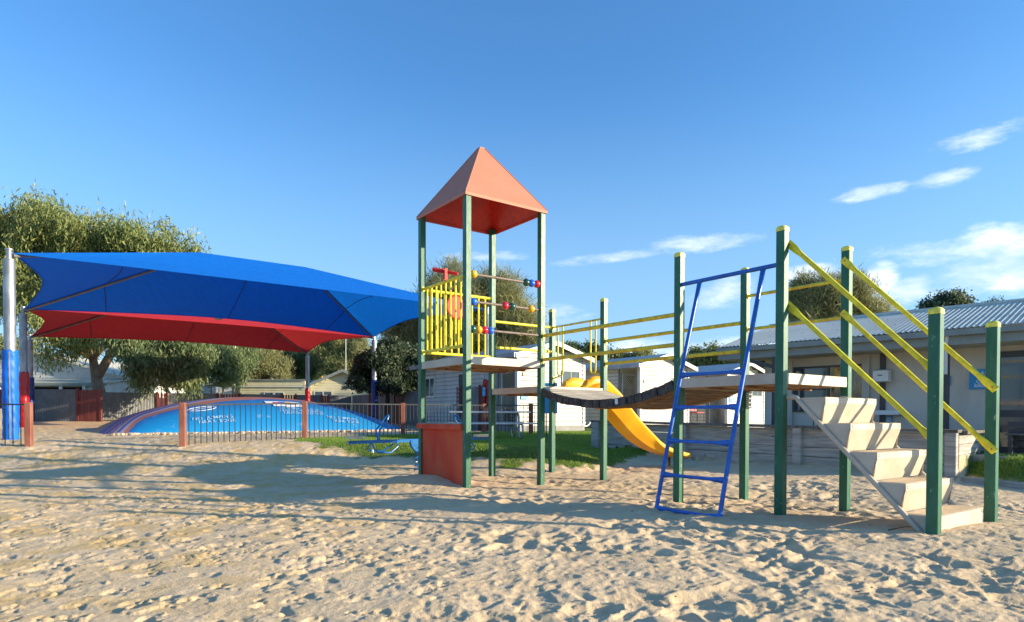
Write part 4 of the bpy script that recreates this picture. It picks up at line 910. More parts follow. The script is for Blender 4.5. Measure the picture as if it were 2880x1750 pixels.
def rsheet(y0, z0, y1, z1, nm):
    n = int(KL / .105) * 6; vs = []; nrm = Vector((0, -(z1 - z0), y1 - y0)).normalized() * 1
    for i in range(n + 1):
        x = KL * i / n; o_ = .013 * sin(2 * pi * x / .105)
        for f in (0, 1): vs.append((x - .02, y0 + (y1 - y0) * f, z0 + (z1 - z0) * f + o_))
    mb = MB(); mb.add(vs, [(2 * i, 2 * i + 2, 2 * i + 3, 2 * i + 1) for i in range(n)]); r = mb.build(nm, Mt['roofpale'], KB, True)
    for f in (.06, .35, .65, .95):
        m2 = MB()
        for i in range(0, int(KL / .42)): m2.sphere((.0 + .026 + i * .42, y0 + (y1 - y0) * f, z0 + (z1 - z0) * f + .02), .012, 5, 4)
        q = m2.build('roof_screws', Mt['galv'], r); q['kind'] = 'stuff'
    return r
rsheet(-.03, 2.93, 3.1, 3.80, 'roof_sheet'); rsheet(5.6, 2.93, 3.1, 3.80, 'roof_sheet')
mb = MB(); mb.tube([(-.03, 3.1, 3.81), (KL, 3.1, 3.81)], .05, 8); mb.build('ridge_cap', Mt['roofpale'], KB)
mb = MB(); mb.prism([(0, 0), (.10, 0), (.12, .12), (.0, .12)], (-.06, -.10, 2.78), (0, 1, 0), (0, 0, 1), (KL, 0, 0)); mb.build('gutter', Mt['greytrim'], KB)
mb = MB(); mb.box(-.05, KL, .02, .045, 2.60, 2.90); mb.build('fascia', Mt['greytrim'], KB)
mb = MB(); mb.prism([(-.02, 2.72), (3.1, 3.60), (3.1, 3.78), (-.02, 2.90)], (-.04, 0, 0), (0, 1, 0), (0, 0, 1), (.03, 0, 0)); mb.build('barge_board', Mt['greytrim'], KB)
mb = MB(); mb.prism([(5.58, 2.72), (3.1, 3.60), (3.1, 3.78), (5.58, 2.90)], (-.042, 0, 0), (0, 1, 0), (0, 0, 1), (.03, 0, 0)); mb.build('barge_board', Mt['greytrim'], KB)
mb = MB(); mb.box(.0, KL, .05, wy, 2.60, 2.63); mb.build('soffit', Mt['render'], KB)
mb = MB(); mb.box(-1, KL, -.6, wy + .3, .1, .375); mb.build('floor_slab', Mt['concrete'], KB)
def kwin(px0, px1, zt_, zb_, splits, name='window'):
    x0, x1 = kx(px0), kx(px1); t = thing(name, None, None); t.parent = KB
    mb = MB(); mb.box(x0, x1, wy - .012, wy - .004, zb_, zt_); mb.build('glass', Mt['glass'], t)
    mb = MB(); fw = .045; y0, y1 = wy - .05, wy - .002
    mb.box(x0 - fw, x1 + fw, y0, y1, zt_, zt_ + fw); mb.box(x0 - fw, x1 + fw, y0, y1, zb_ - fw, zb_)
    for s in [x0 - fw, x1] + [kx(p) for p in splits]: mb.box(s, s + fw, y0 + .004, y1 - .004, zb_, zt_)
    mb.build('window_frame', Mt['dark'], t); return t
wz = kz(2300, 1034); w1_ = kwin(2237, 2428, kz(2260, 1036), kz(2260, 1152), [2327])
mb = MB(); mb.box(kx(2237) + .05, kx(2327) - .05, wy - .045, wy - .015, kz(2260, 1097), kz(2260, 1092)); mb.box(kx(2237) + .02, kx(2237) + .05, wy - .045, wy - .015, kz(2260, 1152), kz(2260, 1097)); mb.build('inner_sash', Mt['dark'], w1_)
for px in (2222, 2437):
    mb = MB(); x = kx(px); mb.box(x - .09, x + .07, wy - .07, wy - .001, .3, 2.6); mb.build('pilaster', Mt['render'], KB)
mb = MB(); mb.box(kx(2474), kx(2490), wy - .03, wy - .002, .9, 2.6); mb.build('dark_strip_window', Mt['dark'], KB)
ds = thing('hand_dryer', 'white wall box with a dark slot on the kitchen building wall', 'dispenser', KO, KA)
x = kx(2456, .8); mb = MB(); zc_ = kz(2470, 1056, .8); mb.prism([(0, -.15), (.24, -.13), (.24, .12), (.0, .16)], (x, wy - .035, zc_), (0, -1, 0), (0, 0, 1), (.32, 0, 0)); mb.build('casing', Mt['white'], ds)
mb = MB(); mb.box(x + .10, x + .20, wy - .28, wy - .272, zc_ - .0, zc_ + .02); mb.build('slot', Mt['dark'], ds)
x = kx(2462, .7); z = kz(2480, 1160, .7); mb = MB(); mb.box(x, x + .5, wy - .35, wy - .005, z - .04, z + .06); mb.build('wall_shelf', Mt['white'], None, loc=KO, rz=KA, label='pale shelf on the kitchen wall above a small blue notice', cat='shelf')
def sign(label, px0, px1, py0, py1, lines, cyan=False, y=.97):
    x0, x1 = kx(px0, y), kx(px1, y); zt_, zb_ = kz(px0, py0, y), kz(px0, py1, y)
    t = MB().box(x0, x1, y - .008, y + .02, zb_, zt_).build('sign', Mt['signblue'], None, loc=KO, rz=KA, label=label, cat='sign')
    w, h = x1 - x0, zt_ - zb_
    for s, fx, fy, sz in lines: writing(s, lambda X, Y: (x0 + w * fx + X, y - .011, zb_ + h * fy + Y), Mt['white'], t, sz, .002)
    return t, x0, x1, zb_, zt_
sg1, x0, x1, zb_, zt_ = sign('square blue sign reading Camp kitchen beside the glass door', 2725, 2812, 1037, 1093, [('61', .48, .80, .11), ('Camp', .48, .37, .115), ('kitchen', .48, .18, .115)])
mb = MB(); mb.box(x0 + .2, x1 - .06, .958, .962, zb_ + (zt_ - zb_) * .68, zb_ + (zt_ - zb_) * .70); mb.build('underline', Mt['white'], sg1)
sign('narrow blue sign on the kitchen wall behind the dark post', 2658, 2672, 1056, 1082, [])
sign('small blue notice low on the kitchen wall under the shelf', 2490, 2510, 1169, 1190, [('Please', .5, .75, .035), ('dispose', .5, .5, .035), ('of litter', .5, .28, .035)])
x = kx(2660, .1); mb = MB(); mb.box(x - .05, x + .05, .06, .16, .3, 2.62); mb.build('verandah_post', Mt['dark'], KB)
mb = MB(); mb.tube([(x + .02, .0, 2.80), (x + .0, .02, 2.55), (x, .03, 2.0)], .035, 10); mb.build('downpipe', Mt['trim'], KB)
x2 = kx(2176, .1); mb = MB(); mb.box(x2 - .04, x2 + .04, .06, .14, .3, 2.62); mb.build('verandah_post', Mt['dark'], KB)
mb = MB(); mb.obox((x2 - .75, .1, 2.58), (x2, .1, 2.35), .07, .09); mb.build('brace', Mt['dark'], KB)
dr = thing('glass_door', None, None); dr.parent = KB; x0, x1 = kx(2812), KL - .05
zt_, zb_ = kz(2830, 1003), .4
mb = MB(); mb.box(x0, x1, wy - .02, wy - .006, zb_, zt_); mb.build('glass', Mt['glass'], dr)
mb = MB(); f = .07
for s in (x0 - f, x0 + .62, x1 - f): mb.box(s, s + f, wy - .06, wy - .022, zb_ - .02, zt_)
mb.box(x0 - f, x1, wy - .062, wy - .021, zt_, zt_ + .12); mb.box(x0, x1, wy - .058, wy - .021, zb_ + .72, zb_ + .86); mb.box(x0, x1, wy - .058, wy - .021, zb_ - .02, zb_ + .1); mb.build('door_frame', Mt['dark'], dr)
cp = at(2268, 1190, 14.7); chair('dark green plastic chair behind the timber wall by the kitchen window', (cp.x, cp.y, .376), -2.2, 'teal', 'teal', .85)
# bench seat by the door
bt = thing('bench', 'dark slatted bench against the kitchen building beside the glass door', 'bench', KO, KA); xb = kx(2835, .55)
for i in range(4): mb = MB(); mb.box(xb, xb + 1.3, .52 + .0, .55, .80 + .13 * i - .27, .90 + .13 * i - .27); mb.build('slat', Mt['dark'], bt)
for i in range(3): mb = MB(); mb.box(xb, xb + 1.3, .2 + .1 * i, .28 + .1 * i, .76, .79); mb.build('seat_slat', Mt['wallcap'], bt)
for xx in (xb + .05, xb + 1.2): mb = MB(); mb.box(xx, xx + .06, .22, .5, .375, .76); mb.build('leg', Mt['dark'], bt)

# ------------------------------------------------------------------ blue information sign by the fence
p = at(1540, 1170, 19.6); t = thing('information_sign', 'blue upright sign on thin posts seen between two green posts', 'sign', (p.x, p.y, G(p.x, p.y)), .1); g0 = G(p.x, p.y)
mb = MB(); mb.box(-.10, .30, -.01, .01, 1.20 - g0, 1.80 - g0); mb.build('sign_panel', Mt['signblue'], t)
mb = MB(); mb.box(-.10, .30, -.01, .01, 2.04 - g0, 2.14 - g0); mb.build('header_panel', Mt['signcyan'], t)
mb = MB(); mb.box(-.10, .30, -.01, .01, 1.805 - g0, 2.035 - g0); mb.build('white_panel', Mt['white'], t)
for x in (-.02, .22): mb = MB(); mb.tube([(x, .02, -.2), (x, .02, 2.1 - g0)], .015, 8); mb.build('sign_post', Mt['dark'], t)
p = at(1361, 1102, 23.2); MB().box(-.05, .05, -.01, .01, -.16, .16).build('notice', Mt['signcyan'], None, loc=p, label='small bright blue notice on the fence end behind the tower', cat='sign')

# ------------------------------------------------------------------ picnic table
p = Vector((-.62, 17.9)); PT = thing('picnic_table', 'aluminium picnic table with tube frame and two benches on the grass', 'picnic table', (p.x, p.y, G(p.x, p.y)), .06)
for i in range(3):
    mb = MB(); y = -.36 + i * .25; mb.prism([(y, .715), (y + .235, .715), (y + .235, .745), (y + .225, .755), (y + .01, .755), (y, .745)], (-1.12, 0, 0), (0, 1, 0), (0, 0, 1), (2.24, 0, 0)); mb.build('table_plank', Mt['alu'], PT)
for yy, dx in ((-.82, .25), (.72, -.1)):
    mb = MB(); mb.prism([(yy, .405), (yy + .25, .405), (yy + .25, .435), (yy + .24, .445), (yy + .01, .445), (yy, .435)], (-1.12 + dx, 0, 0), (0, 1, 0), (0, 0, 1), (2.24, 0, 0)); mb.build('bench_plank', Mt['alu'], PT)
for xx in (-.75, .75):
    r = .10; pts = [(xx, .78, .39), (xx, .86, .34), (xx, .90, .22), (xx, .86, .08), (xx, .72, .02), (xx, .45, .02), (xx, .35, .08), (xx, .30, .3), (xx, .28, .6), (xx, .22, .69), (xx, .1, .71), (xx, -.1, .71), (xx, -.22, .69), (xx, -.28, .6), (xx, -.30, .3), (xx, -.35, .08), (xx, -.45, .02), (xx, -.72, .02), (xx, -.86, .08), (xx, -.90, .22), (xx, -.86, .34), (xx, -.78, .39), (xx, -.5, .40)]
    pts = [(a_ + .12 * (-b_2), b_2, c2_) for a_, b_2, c2_ in pts]
    mb = MB(); mb.tube(pts, .026, 10); mb.build('leg_frame', Mt['galv'], PT, True)

# ------------------------------------------------------------------ spring seesaw
e0, e1 = Vector((-3.12, 12.15)), Vector((-.50, 13.7)); cs = (e0 + e1) / 2; gs = G(cs.x, cs.y); L = (e1 - e0).length / 2
SS = thing('seesaw', 'blue spring seesaw with yellow seats and hoop handles on the grass', 'seesaw', (cs.x, cs.y, gs), atan2((e1 - e0).y, (e1 - e0).x)); zb = .60 - gs + .02
mb = MB(); mb.obox((-L, 0, zb - .01), (L, 0, zb + .03), .10, .06); mb.build('beam', Mt['blue2'] if 'blue2' in Mt else Mt.setdefault('blue2', mat('light_blue_paint', (.008, .15, .45), .35, var=.1, vs=8, chips=(.5, .12, .12), chip_at=.74)), SS)
mb = MB(); mb.prism([(-.28, 0)] + [(.28 * cos(t), -.28 * sin(t)) for t in np.linspace(pi, 0, 14)] + [(.28, 0)], (0, -.06, zb + .02), (1, 0, 0), (0, 0, 1), (0, .12, 0)); mb.build('rocker_plate', Mt['blue2'], SS)
for xx in (-.10, .12):
    mb = MB(); n = 60; mb.tube([(xx + .07 * cos(i * .75), .07 * sin(i * .75), -.1 + (zb + .0) * i / n) for i in range(n)], .014, 6); mb.build('spring', Mt['blue2'], SS, True)
for sg in (-1, 1):
    mb = MB(); xx = sg * (L - .16); mb.prism([(-.20, -.13), (.12, -.15), (.16, 0), (.12, .15), (-.20, .13), (-.24, 0)] if sg > 0 else [(.20, -.13), (.24, 0), (.20, .13), (-.12, .15), (-.16, 0), (-.12, -.15)], (xx + sg * .05, 0, zb + .06), (1, 0, 0), (0, 1, 0), (0, 0, .045)); mb.build('seat', Mt['cream'], SS)
    xh = sg * (L - .58); pts = [(xh - sg * .02, -.05, zb + .03), (xh + sg * .0, -.11, zb + .22), (xh + sg * .05 * -3, -.12, zb + .40), (xh - sg * .20, -.07, zb + .49), (xh - sg * .22, 0, zb + .51), (xh - sg * .20, .07, zb + .49), (xh - sg * .15, .12, zb + .40), (xh, .11, zb + .22), (xh - sg * .02, .05, zb + .03)]
    mb = MB(); mb.tube(pts, .017, 8); mb.build('handle', Mt['blue2'], SS, True)
    pts = [(xh + sg * .12, -.02, zb - .02), (xh + sg * .14, -.20, zb - .14), (xh + sg * .08, -.26, zb - .20), (xh - sg * .18, -.26, zb - .21), (xh - sg * .34, -.20, zb - .10), (xh - sg * .38, -.02, zb), (xh - sg * .38, .02, zb), (xh - sg * .34, .20, zb - .10), (xh - sg * .18, .26, zb - .21), (xh + sg * .08, .26, zb - .20), (xh + sg * .14, .20, zb - .14), (xh + sg * .12, .02, zb - .02)]
    mb = MB(); mb.tube(pts, .016, 8, closed=True); mb.build('foot_rest', Mt['blue2'], SS, True)
    mb = MB(); mb.tube([(xh + sg * .1, 0, zb), (xh + sg * .1, 0, zb - .22)], .018, 8); mb.build('stop', Mt['alu'], SS)

# ------------------------------------------------------------------ houses behind the fence
def boards(parent, poly_w, z0, z1, y, m, x0=0, step=.2, gable=None, ax=(1, 0, 0), nrm=(0, 1, 0)):
    i = 0; z = z0
    while z < z1 - .02:
        xa, xb = x0, x0 + poly_w
        if gable and z + step * .5 > gable[0]:
            k = (z + step * .5 - gable[0]) / (gable[1] - gable[0]); xm = x0 + poly_w * gable[2]
            if k >= .97: break
            xa = x0 + (xm - x0) * k; xb = xb + (xm - xb) * k
        mb = MB(); mb.prism([(0, 0), (-.03, 0), (-.012, step - .02), (0, step - .02)], (xa, y, z), nrm, (0, 0, 1), (xb - xa, 0, 0)); mb.build('cladding_board', Mt[m], parent); z += step
H1 = thing('house', 'long cream flat-fronted building behind the boundary fence', 'house', (-21.3, 50, .9), 0)
mb = MB(); mb.box(0, 5.1, 0, 5, 0, 2.95); mb.build('wall', Mt['cabin2'], H1); boards(H1, 5.1, 1.2, 2.9, 0, 'cabin2')
mb = MB(); mb.box(-.1, 5.2, -.12, 5.2, 2.96, 3.06); mb.build('flat_roof', Mt['roofgrey'], H1)
mb = MB(); mb.box(-.05, 5.15, -.1, -.04, 2.44, 2.52); mb.build('trim_board', Mt['trim'], H1)
for x in (1.95, 2.75): mb = MB(); mb.box(x, x + .65, -.05, -.03, 1.62, 2.0); w_ = mb.build('window', Mt['glass'], H1); m2 = MB(); m2.box(x - .05, x + .70, -.08, -.051, 2.0, 2.07); m2.box(x - .05, x, -.08, -.051, 1.55, 2.0); m2.box(x + .65, x + .7, -.08, -.051, 1.55, 2.0); m2.build('window_frame', Mt['trim'], w_)
mb = MB(); mb.box(-1.3, 0, 1.5, 4, 0, 2.7); mb.build('side_wall', Mt['whitewall'], H1); mb = MB(); mb.prism([(-2.8, 2.55), (0, 2.95), (0, 3.08), (-2.8, 2.68)], (0, -.1, 0), (1, 0, 0), (0, 0, 1), (0, 4, 0)); mb.build('porch_roof', Mt['roofgrey'], H1)
for x in (-2.3, -1.4): mb = MB(); mb.box(x, x + .1, 0, .1, 0, 2.75); mb.build('porch_post', Mt['dark'], H1)
H2 = thing('house', 'pale yellow gabled house with grey roof and two strip windows behind the fence', 'house', (-16.1, 50.5, .9), .12)
mb = MB(); mb.prism([(0, 0), (5.4, 0), (5.4, 2.55), (2.7, 3.75), (0, 2.55)], (0, 0, 0), (1, 0, 0), (0, 0, 1), (0, 9, 0)); mb.build('wall', Mt['cabin2'], H2); boards(H2, 5.4, 1.0, 3.75, 0, 'cabin2', gable=(2.45, 3.75, .5))
for sg, pr in ((0, [(-.5, 2.35), (2.7, 3.80), (2.7, 3.90), (-.5, 2.46)]), (1, [(5.9, 2.35), (2.7, 3.80), (2.7, 3.90), (5.9, 2.46)])):
    mb = MB(); mb.prism(pr, (0, -.45, 0), (1, 0, 0), (0, 0, 1), (0, 10, 0)); r = mb.build('roof_sheet', Mt['roofgrey'], H2)
    mb = MB(); mb.prism([(p_, q_ - .12) for p_, q_ in pr[:2]] + [(p_, q_ + .01) for p_, q_ in pr[2:]], (0, -.49, 0), (1, 0, 0), (0, 0, 1), (0, .035, 0)); mb.build('barge_board', Mt['greytrim'], r)
for x in (.5, 1.18): mb = MB(); mb.box(x, x + .6, -.05, -.03, 1.85, 2.12); w_ = mb.build('window', Mt['glass'], H2); m2 = MB(); m2.box(x - .05, x + .65, -.08, -.051, 2.12, 2.17); m2.box(x - .05, x + .65, -.08, -.051, 1.8, 1.85); m2.box(x - .05, x, -.08, -.051, 1.85, 2.12); m2.box(x + .6, x + .65, -.08, -.051, 1.85, 2.12); m2.build('window_frame', Mt['trim'], w_)
writing('Jayco', lambda x, y: (3.0 + x, -.05, 2.46 + y), Mt['dark'], H2, .36, .02)
mb = MB()
mb.tube([(2.62, -.05, 2.92), (2.8, -.05, 2.80), (3.0, -.05, 2.76), (3.12, -.05, 2.80)], [.008, .03, .03, .008], 6); mb.tube([(2.95, -.05, 2.74), (3.15, -.05, 2.70), (3.3, -.05, 2.76), (3.36, -.05, 2.85)], [.008, .03, .03, .008], 6); mb.tube([(3.05, -.05, 2.88), (3.2, -.05, 2.87), (3.3, -.05, 2.82)], [.006, .018, .006], 6); mb.build('emblem', Mt['dark'], H2)
mb = MB(); mb.tube([(2.35, 4, 3.6), (2.35, 4, 6.8)], .03, 8); mb.tube([(2.35, 4, 3.6), (2.35, 4, 4.0)], .07, 8); mb.build('mast', Mt['trim'], H2)
mb = MB(); mb.tube([(0, 4.5, 2.9), (0, 4.5, 3.3), (0, 4.5, 3.6)], [.13, .1, .05], 10); cn = mb.build('roof_cone', Mt['orange'], H2); 
cn.location = (.35, -.5, -.0)
mb = MB(); mb.tube([(0, 4.5, 3.12), (0, 4.5, 3.28)], [.123, .110], 10); mb.build('cone_band', Mt['white'], cn)
H3 = thing('house', 'grey-white gabled house with a shaded verandah behind the left fence', 'house', (-41.5, 46.5, .95), 0)
mb = MB(); mb.prism([(0, 0), (13.2, 0), (13.2, 2.9), (7.3, 4.6), (0, 2.9)], (0, 0, 0), (1, 0, 0), (0, 0, 1), (0, 9, 0)); mb.build('wall', Mt['whitewall'], H3); boards(H3, 13.2, 2.9, 4.6, 0, 'whitewall', gable=(2.9, 4.6, .553), step=.22)
for pr in ([(-.5, 2.75), (7.3, 4.62), (7.3, 4.76), (-.5, 2.9)], [(13.9, 2.68), (7.3, 4.62), (7.3, 4.76), (13.9, 2.84)]): mb = MB(); mb.prism(pr, (0, -.5, 0), (1, 0, 0), (0, 0, 1), (0, 10, 0)); mb.build('roof_sheet', Mt['roofpale'], H3)
mb = MB(); mb.prism([(0, 2.78), (-2.8, 2.42), (-2.8, 2.36), (0, 2.72)], (-.2, -.1, 0), (0, 1, 0), (0, 0, 1), (14, 0, 0)); mb.build('verandah_roof', Mt['roofpale'], H3)
mb = MB(); mb.box(-.2, 13.8, -3.0, -2.88, 2.18, 2.36); mb.build('verandah_beam', Mt['greytrim'], H3)
mb = MB(); mb.box(0, 11.9, -.06, -.03, .3, 2.2); mb.build('opening_shade', Mt['inside_shade'], H3)  # dark sheet over the wall, painted shade of the verandah openings
for x in (0, 2, 4, 6.4, 8.6, 10.6, 12.2, 13.5): mb = MB(); mb.box(x, x + .18, -2.95, -2.80, 0, 2.3); mb.build('verandah_post', Mt['whitewall'], H3)
mb = MB(); mb.box(12.3, 13.6, -2.7, -.1, 0, 2.6); mb.build('end_wall', Mt['whitewall'], H3); boards(H3, 1.3, .6, 2.5, -2.7, 'whitewall', x0=12.3)
H4 = thing('house', 'bright white house wall glimpsed behind the leaning gum tree trunk', 'house', (-32.6, 58, 1), 0)
mb = MB(); mb.prism([(0, 0), (7, 0), (7, 2.8), (0, 5.6)], (0, 0, 0), (1, 0, 0), (0, 0, 1), (0, 5, 0)); mb.build('wall', Mt['trim'], H4); mb = MB(); mb.box(7.1, 9.5, -3, 3, 0, 2.7); mb.build('side_wing', Mt['trim'], H4)
mb = MB(); mb.tube([(0, 0, -1), (0, 0, 2.2)], .03, 8); mb.tube([(0, 0, 2.2), (0, 0, 2.9)], [.10, .10], 10); p = at(660, 1063, 47); mb.build('lamp_post', Mt['trim'], None, loc=p, label='thin post with a white lamp head before the eucalypts', cat='lamp post')
mb = MB(); mb.prism([(-.2, 0), (.2, 0), (.28, .75), (-.28, .75)], (0, 0, 0), (1, 0, 0), (0, 0, 1), (0, .3, 0)); p = at(8, 1190, 22); mb.build('bin', Mt['cream'], None, loc=(p.x, p.y, G(p.x, p.y) - .05), label='pale cream bin by the blue pole at the left edge', cat='bin')

# ------------------------------------------------------------------ trees
def leaf_mat(name, c1, c2, c3, tr=.38):
    m = D.materials.new(name); m.use_nodes = True; t = m.node_tree; t.nodes.clear(); out = N(t, 'ShaderNodeOutputMaterial')
    an = N(t, 'ShaderNodeAttribute', attribute_name='tint'); cr = N(t, 'ShaderNodeValToRGB'); t.links.new(an.outputs['Fac'], cr.inputs[0])
    e = cr.color_ramp.elements; e[0].color = (*c1, 1); e[1].color = (*c3, 1); q = e.new(.5); q.color = (*c2, 1)
    b = N(t, 'ShaderNodeBsdfPrincipled'); b.inputs['Roughness'].default_value = .5; b.inputs['Specular IOR Level'].default_value = .35; t.links.new(cr.outputs[0], b.inputs['Base Color'])
    tl = N(t, 'ShaderNodeBsdfTranslucent'); t.links.new(cr.outputs[0], tl.inputs[0]); ms = N(t, 'ShaderNodeMixShader'); ms.inputs[0].default_value = tr
    t.links.new(b.outputs[0], ms.inputs[1]); t.links.new(tl.outputs[0], ms.inputs[2]); t.links.new(ms.outputs[0], out.inputs[0]); return m
LM = {'gum': leaf_mat('gum_leaves', (.10, .15, .05), (.26, .31, .10), (.50, .44, .14)), 'gum2': leaf_mat('grey_gum_leaves', (.085, .135, .06), (.19, .25, .105), (.33, .36, .16)),
      'cas': leaf_mat('sheoak_needles', (.15, .17, .08), (.32, .32, .14), (.48, .46, .22)), 'dark': leaf_mat('dark_shrub_leaves', (.022, .040, .024), (.065, .095, .05), (.30, .35, .20)),
      'olive': leaf_mat('olive_leaves', (.14, .17, .07), (.29, .32, .13), (.44, .44, .20)), 'green': leaf_mat('green_leaves', (.07, .115, .05), (.15, .21, .085), (.26, .31, .13))}
def foliage(blobs, ncl, per, llen, lwid, style, spread, shell=.55, seed=0):
    r = np.random.default_rng(seed); bl0 = np.array(blobs, float); bl = []
    for q in bl0:
        k = int(np.clip(q[3] * q[5] * 1.8, 6, 18)); dd = r.normal(size=(k, 3)); dd /= np.linalg.norm(dd, axis=1)[:, None]
        for e in dd:
            f = r.uniform(.26, .46); bl.append([*(q[:3] + e * q[3:6] * (1.10 - f)), *(q[3:6] * f * r.uniform(.8, 1.15))])
        bl.append([*q[:3], *(q[3:6] * .5)])
    bl = np.array(bl); vol = bl[:, 3] * bl[:, 4] * bl[:, 5]; pr = vol ** .75; pr /= pr.sum()
    ib = r.choice(len(bl), ncl, p=pr); d = r.normal(size=(ncl, 3)); d /= np.linalg.norm(d, axis=1)[:, None]
    rad = shell + (1.04 - shell) * r.random(ncl) ** .6
    lump = 1 + .16 * np.sin(d[:, 0] * 7 + ib) * np.cos(d[:, 1] * 6 + ib * 2) + .12 * np.sin(d[:, 2] * 9 + ib * 3)
    c = bl[ib, :3] + d * bl[ib, 3:6] * (rad * lump)[:, None]
    tint = r.random(ncl) * .45 + .35 * r.random(len(bl))[ib] + .1
    C = np.repeat(c, per, 0); out = np.repeat(d, per, 0); T = np.clip(np.repeat(tint, per) + r.normal(0, .12, ncl * per), 0, 1)
    off = r.normal(size=C.shape) * spread
    if style == 'gum': off[:, 2] *= 1.1; ld = r.normal(size=C.shape) * .55 + np.array([0, 0, -1.0]) + out * .25
    elif style == 'needle': off *= .8; ld = out * .55 + r.normal(size=C.shape) * .5 + np.array([0, 0, .55])
    elif style == 'spike': off *= .7; ld = out * .4 + r.normal(size=C.shape) * .6 + np.array([0, 0, .5])
    else: ld = r.normal(size=C.shape)
    C = C + off; ld /= np.linalg.norm(ld, axis=1)[:, None]
    sd_ = np.cross(ld, r.normal(size=C.shape)); sd_ /= np.linalg.norm(sd_, axis=1)[:, None] + 1e-9
    ln = llen * (.6 + .8 * r.random(len(C)))[:, None]; wd = lwid * (.7 + .6 * r.random(len(C)))[:, None]
    n = len(C); V = np.empty((n, 4, 3)); V[:, 0] = C - ld * ln * .5; V[:, 1] = C + sd_ * wd * .5; V[:, 2] = C + ld * ln * .5; V[:, 3] = C - sd_ * wd * .5
    return V.reshape(-1, 3), np.arange(4 * n).reshape(-1, 4), np.repeat(T, 4)
def tree(name, label, base, blobs, ncl, per, llen, lwid, style, lm, spread, trunk=None, bark='bark', r0=.2, shell=.5, seed=0, group=None, cat='tree', limbs=True):
    b0 = Vector(base); t = thing(name, label, cat, b0, 0, group)
    V, Fc, T = foliage(blobs, ncl, per, llen, lwid, style, spread, shell, seed); V = V - np.array(b0)
    ob('crown', np_mesh('crown', V, Fc, [LM[lm]], {'tint': T}), t)
    mb = MB(); trunk = [Vector(p) - b0 for p in (trunk or [b0, Vector(blobs[0][:3])])]
    m = len(trunk); mb.tube(trunk, [r0 * (1 - .6 * i / max(1, m - 1)) * (1.25 if i == 0 else 1) for i in range(m)], 9)
    if limbs:
        fork = trunk[max(0, m // 2)]
        for i, bl in enumerate(blobs):
            c = Vector(bl[:3]) - b0; k = fork if c.z > fork.z else trunk[0].lerp(fork, .6); mid = k.lerp(c, .5) + Vector((random.uniform(-.1, .1), random.uniform(-.1, .1), .12)) * (c - k).length
            mb.tube([k, mid, c], [r0 * .5, r0 * .32, r0 * .12], 6)
            for q in range(4):
                e = c + Vector((random.uniform(-1, 1) * bl[3], random.uniform(-1, 1) * bl[4], random.uniform(-.5, .9) * bl[5])) * .75; mb.tube([mid.lerp(c, .3 + .2 * q), e], [r0 * .16, r0 * .04], 4)
    mb.build('trunk', Mt[bark], t, True)
    return t
def BL(px, py, Y, rx, rz, ry=None): p = at(px, py, Y); return (p.x, p.y, p.z, rx * Y / F, (ry or rx) * Y / F, rz * Y / F)
def gnd(px, Y): X = (px - CX) / F * Y; return (X, Y, G(X, Y) - .1)
# big gum behind the left fence
Yg = 42
gb = [BL(70, 640, Yg, 115, 85), BL(190, 700, Yg, 120, 105), BL(320, 690, Yg, 120, 90), BL(430, 710, Yg, 95, 85), BL(540, 725, Yg, 50, 45), BL(-60, 680, Yg, 120, 110), BL(60, 800, Yg, 110, 90), BL(200, 830, Yg, 110, 80), BL(330, 830, Yg, 110, 80), BL(450, 820, Yg, 80, 70), BL(-80, 820, Yg, 110, 90)]
gk = [BL(150, 975, 39, 70, 50), BL(250, 950, 39, 60, 34), BL(130, 915, 39, 70, 45)]
tr_ = [at(281, 1125, 41), at(272, 1065, 41), at(262, 1010, 41), at(300, 930, 41.5), at(330, 850, 42)]
tree('gum_tree', 'large spreading gum tree with forked pale trunk behind the left fence', at(281, 1125, 41), gb + gk, 6400, 15, .36, .075, 'gum', 'gum', .34, tr_, r0=.36, seed=1)
# second fork of its trunk, and the long low branch of drooping leaves
T0 = [o for o in D.objects if o.name == 'gum_tree'][0]; b0 = T0.location
mb = MB(); mb.tube([Vector(p) - b0 for p in (at(276, 1055, 40.9), at(292, 1030, 40.8), at(312, 995, 40.6), at(322, 962, 40.5), at(352, 930, 40.5), at(380, 880, 41))], [.30, .27, .24, .20, .16, .12], 9); mb.build('limb', Mt['bark'], T0, True)
tree('gum_tree', 'drooping dark green gum hanging over the fence left of the slim trunks', gnd(520, 44), [BL(400, 985, 38, 75, 40), BL(470, 1010, 38, 85, 55), BL(400, 1050, 37, 40, 45), BL(550, 990, 39, 60, 50), BL(520, 1060, 38, 35, 40), BL(350, 960, 38, 50, 30)], 1900, 15, .34, .07, 'gum', 'gum2', .32, r0=.16, seed=2)
tree('gum_tree', 'rounded pale green gum with slim white trunks right of the drooping one', gnd(545, 46), [BL(600, 1010, 46, 80, 60), BL(540, 1040, 46, 55, 50), BL(650, 1035, 46, 45, 45), BL(590, 960, 46, 55, 30), BL(680, 985, 48, 45, 45)], 2000, 12, .30, .07, 'gum', 'gum2', .32, [gnd(560, 46), at(556, 1075, 46), at(550, 1040, 46)], r0=.16, seed=3)
for k, (x0_, x1_, nm) in enumerate(((530, 515, 'bare white slim leaning trunk left of the pair by the fence'), (562, 575, 'bare white slim trunk forking at the right of the pair'))):
    b = Vector(gnd(x0_, 45)); mb = MB(); mb.tube([(0, 0, 0), at(x0_ - 4, 1075, 45) - b, at(x1_, 1035, 45) - b, at(x1_ + 4, 990, 45) - b], [.13, .11, .08, .03], 7); mb.tube([at(x0_ - 2, 1070, 45) - b, at(x0_ + 16, 1040, 45) - b, at(x0_ + 26, 1010, 45) - b], [.08, .06, .02], 6)
    o = mb.build('tree_trunk', Mt['bark'], None, True, loc=b, label=nm, cat='tree trunk')
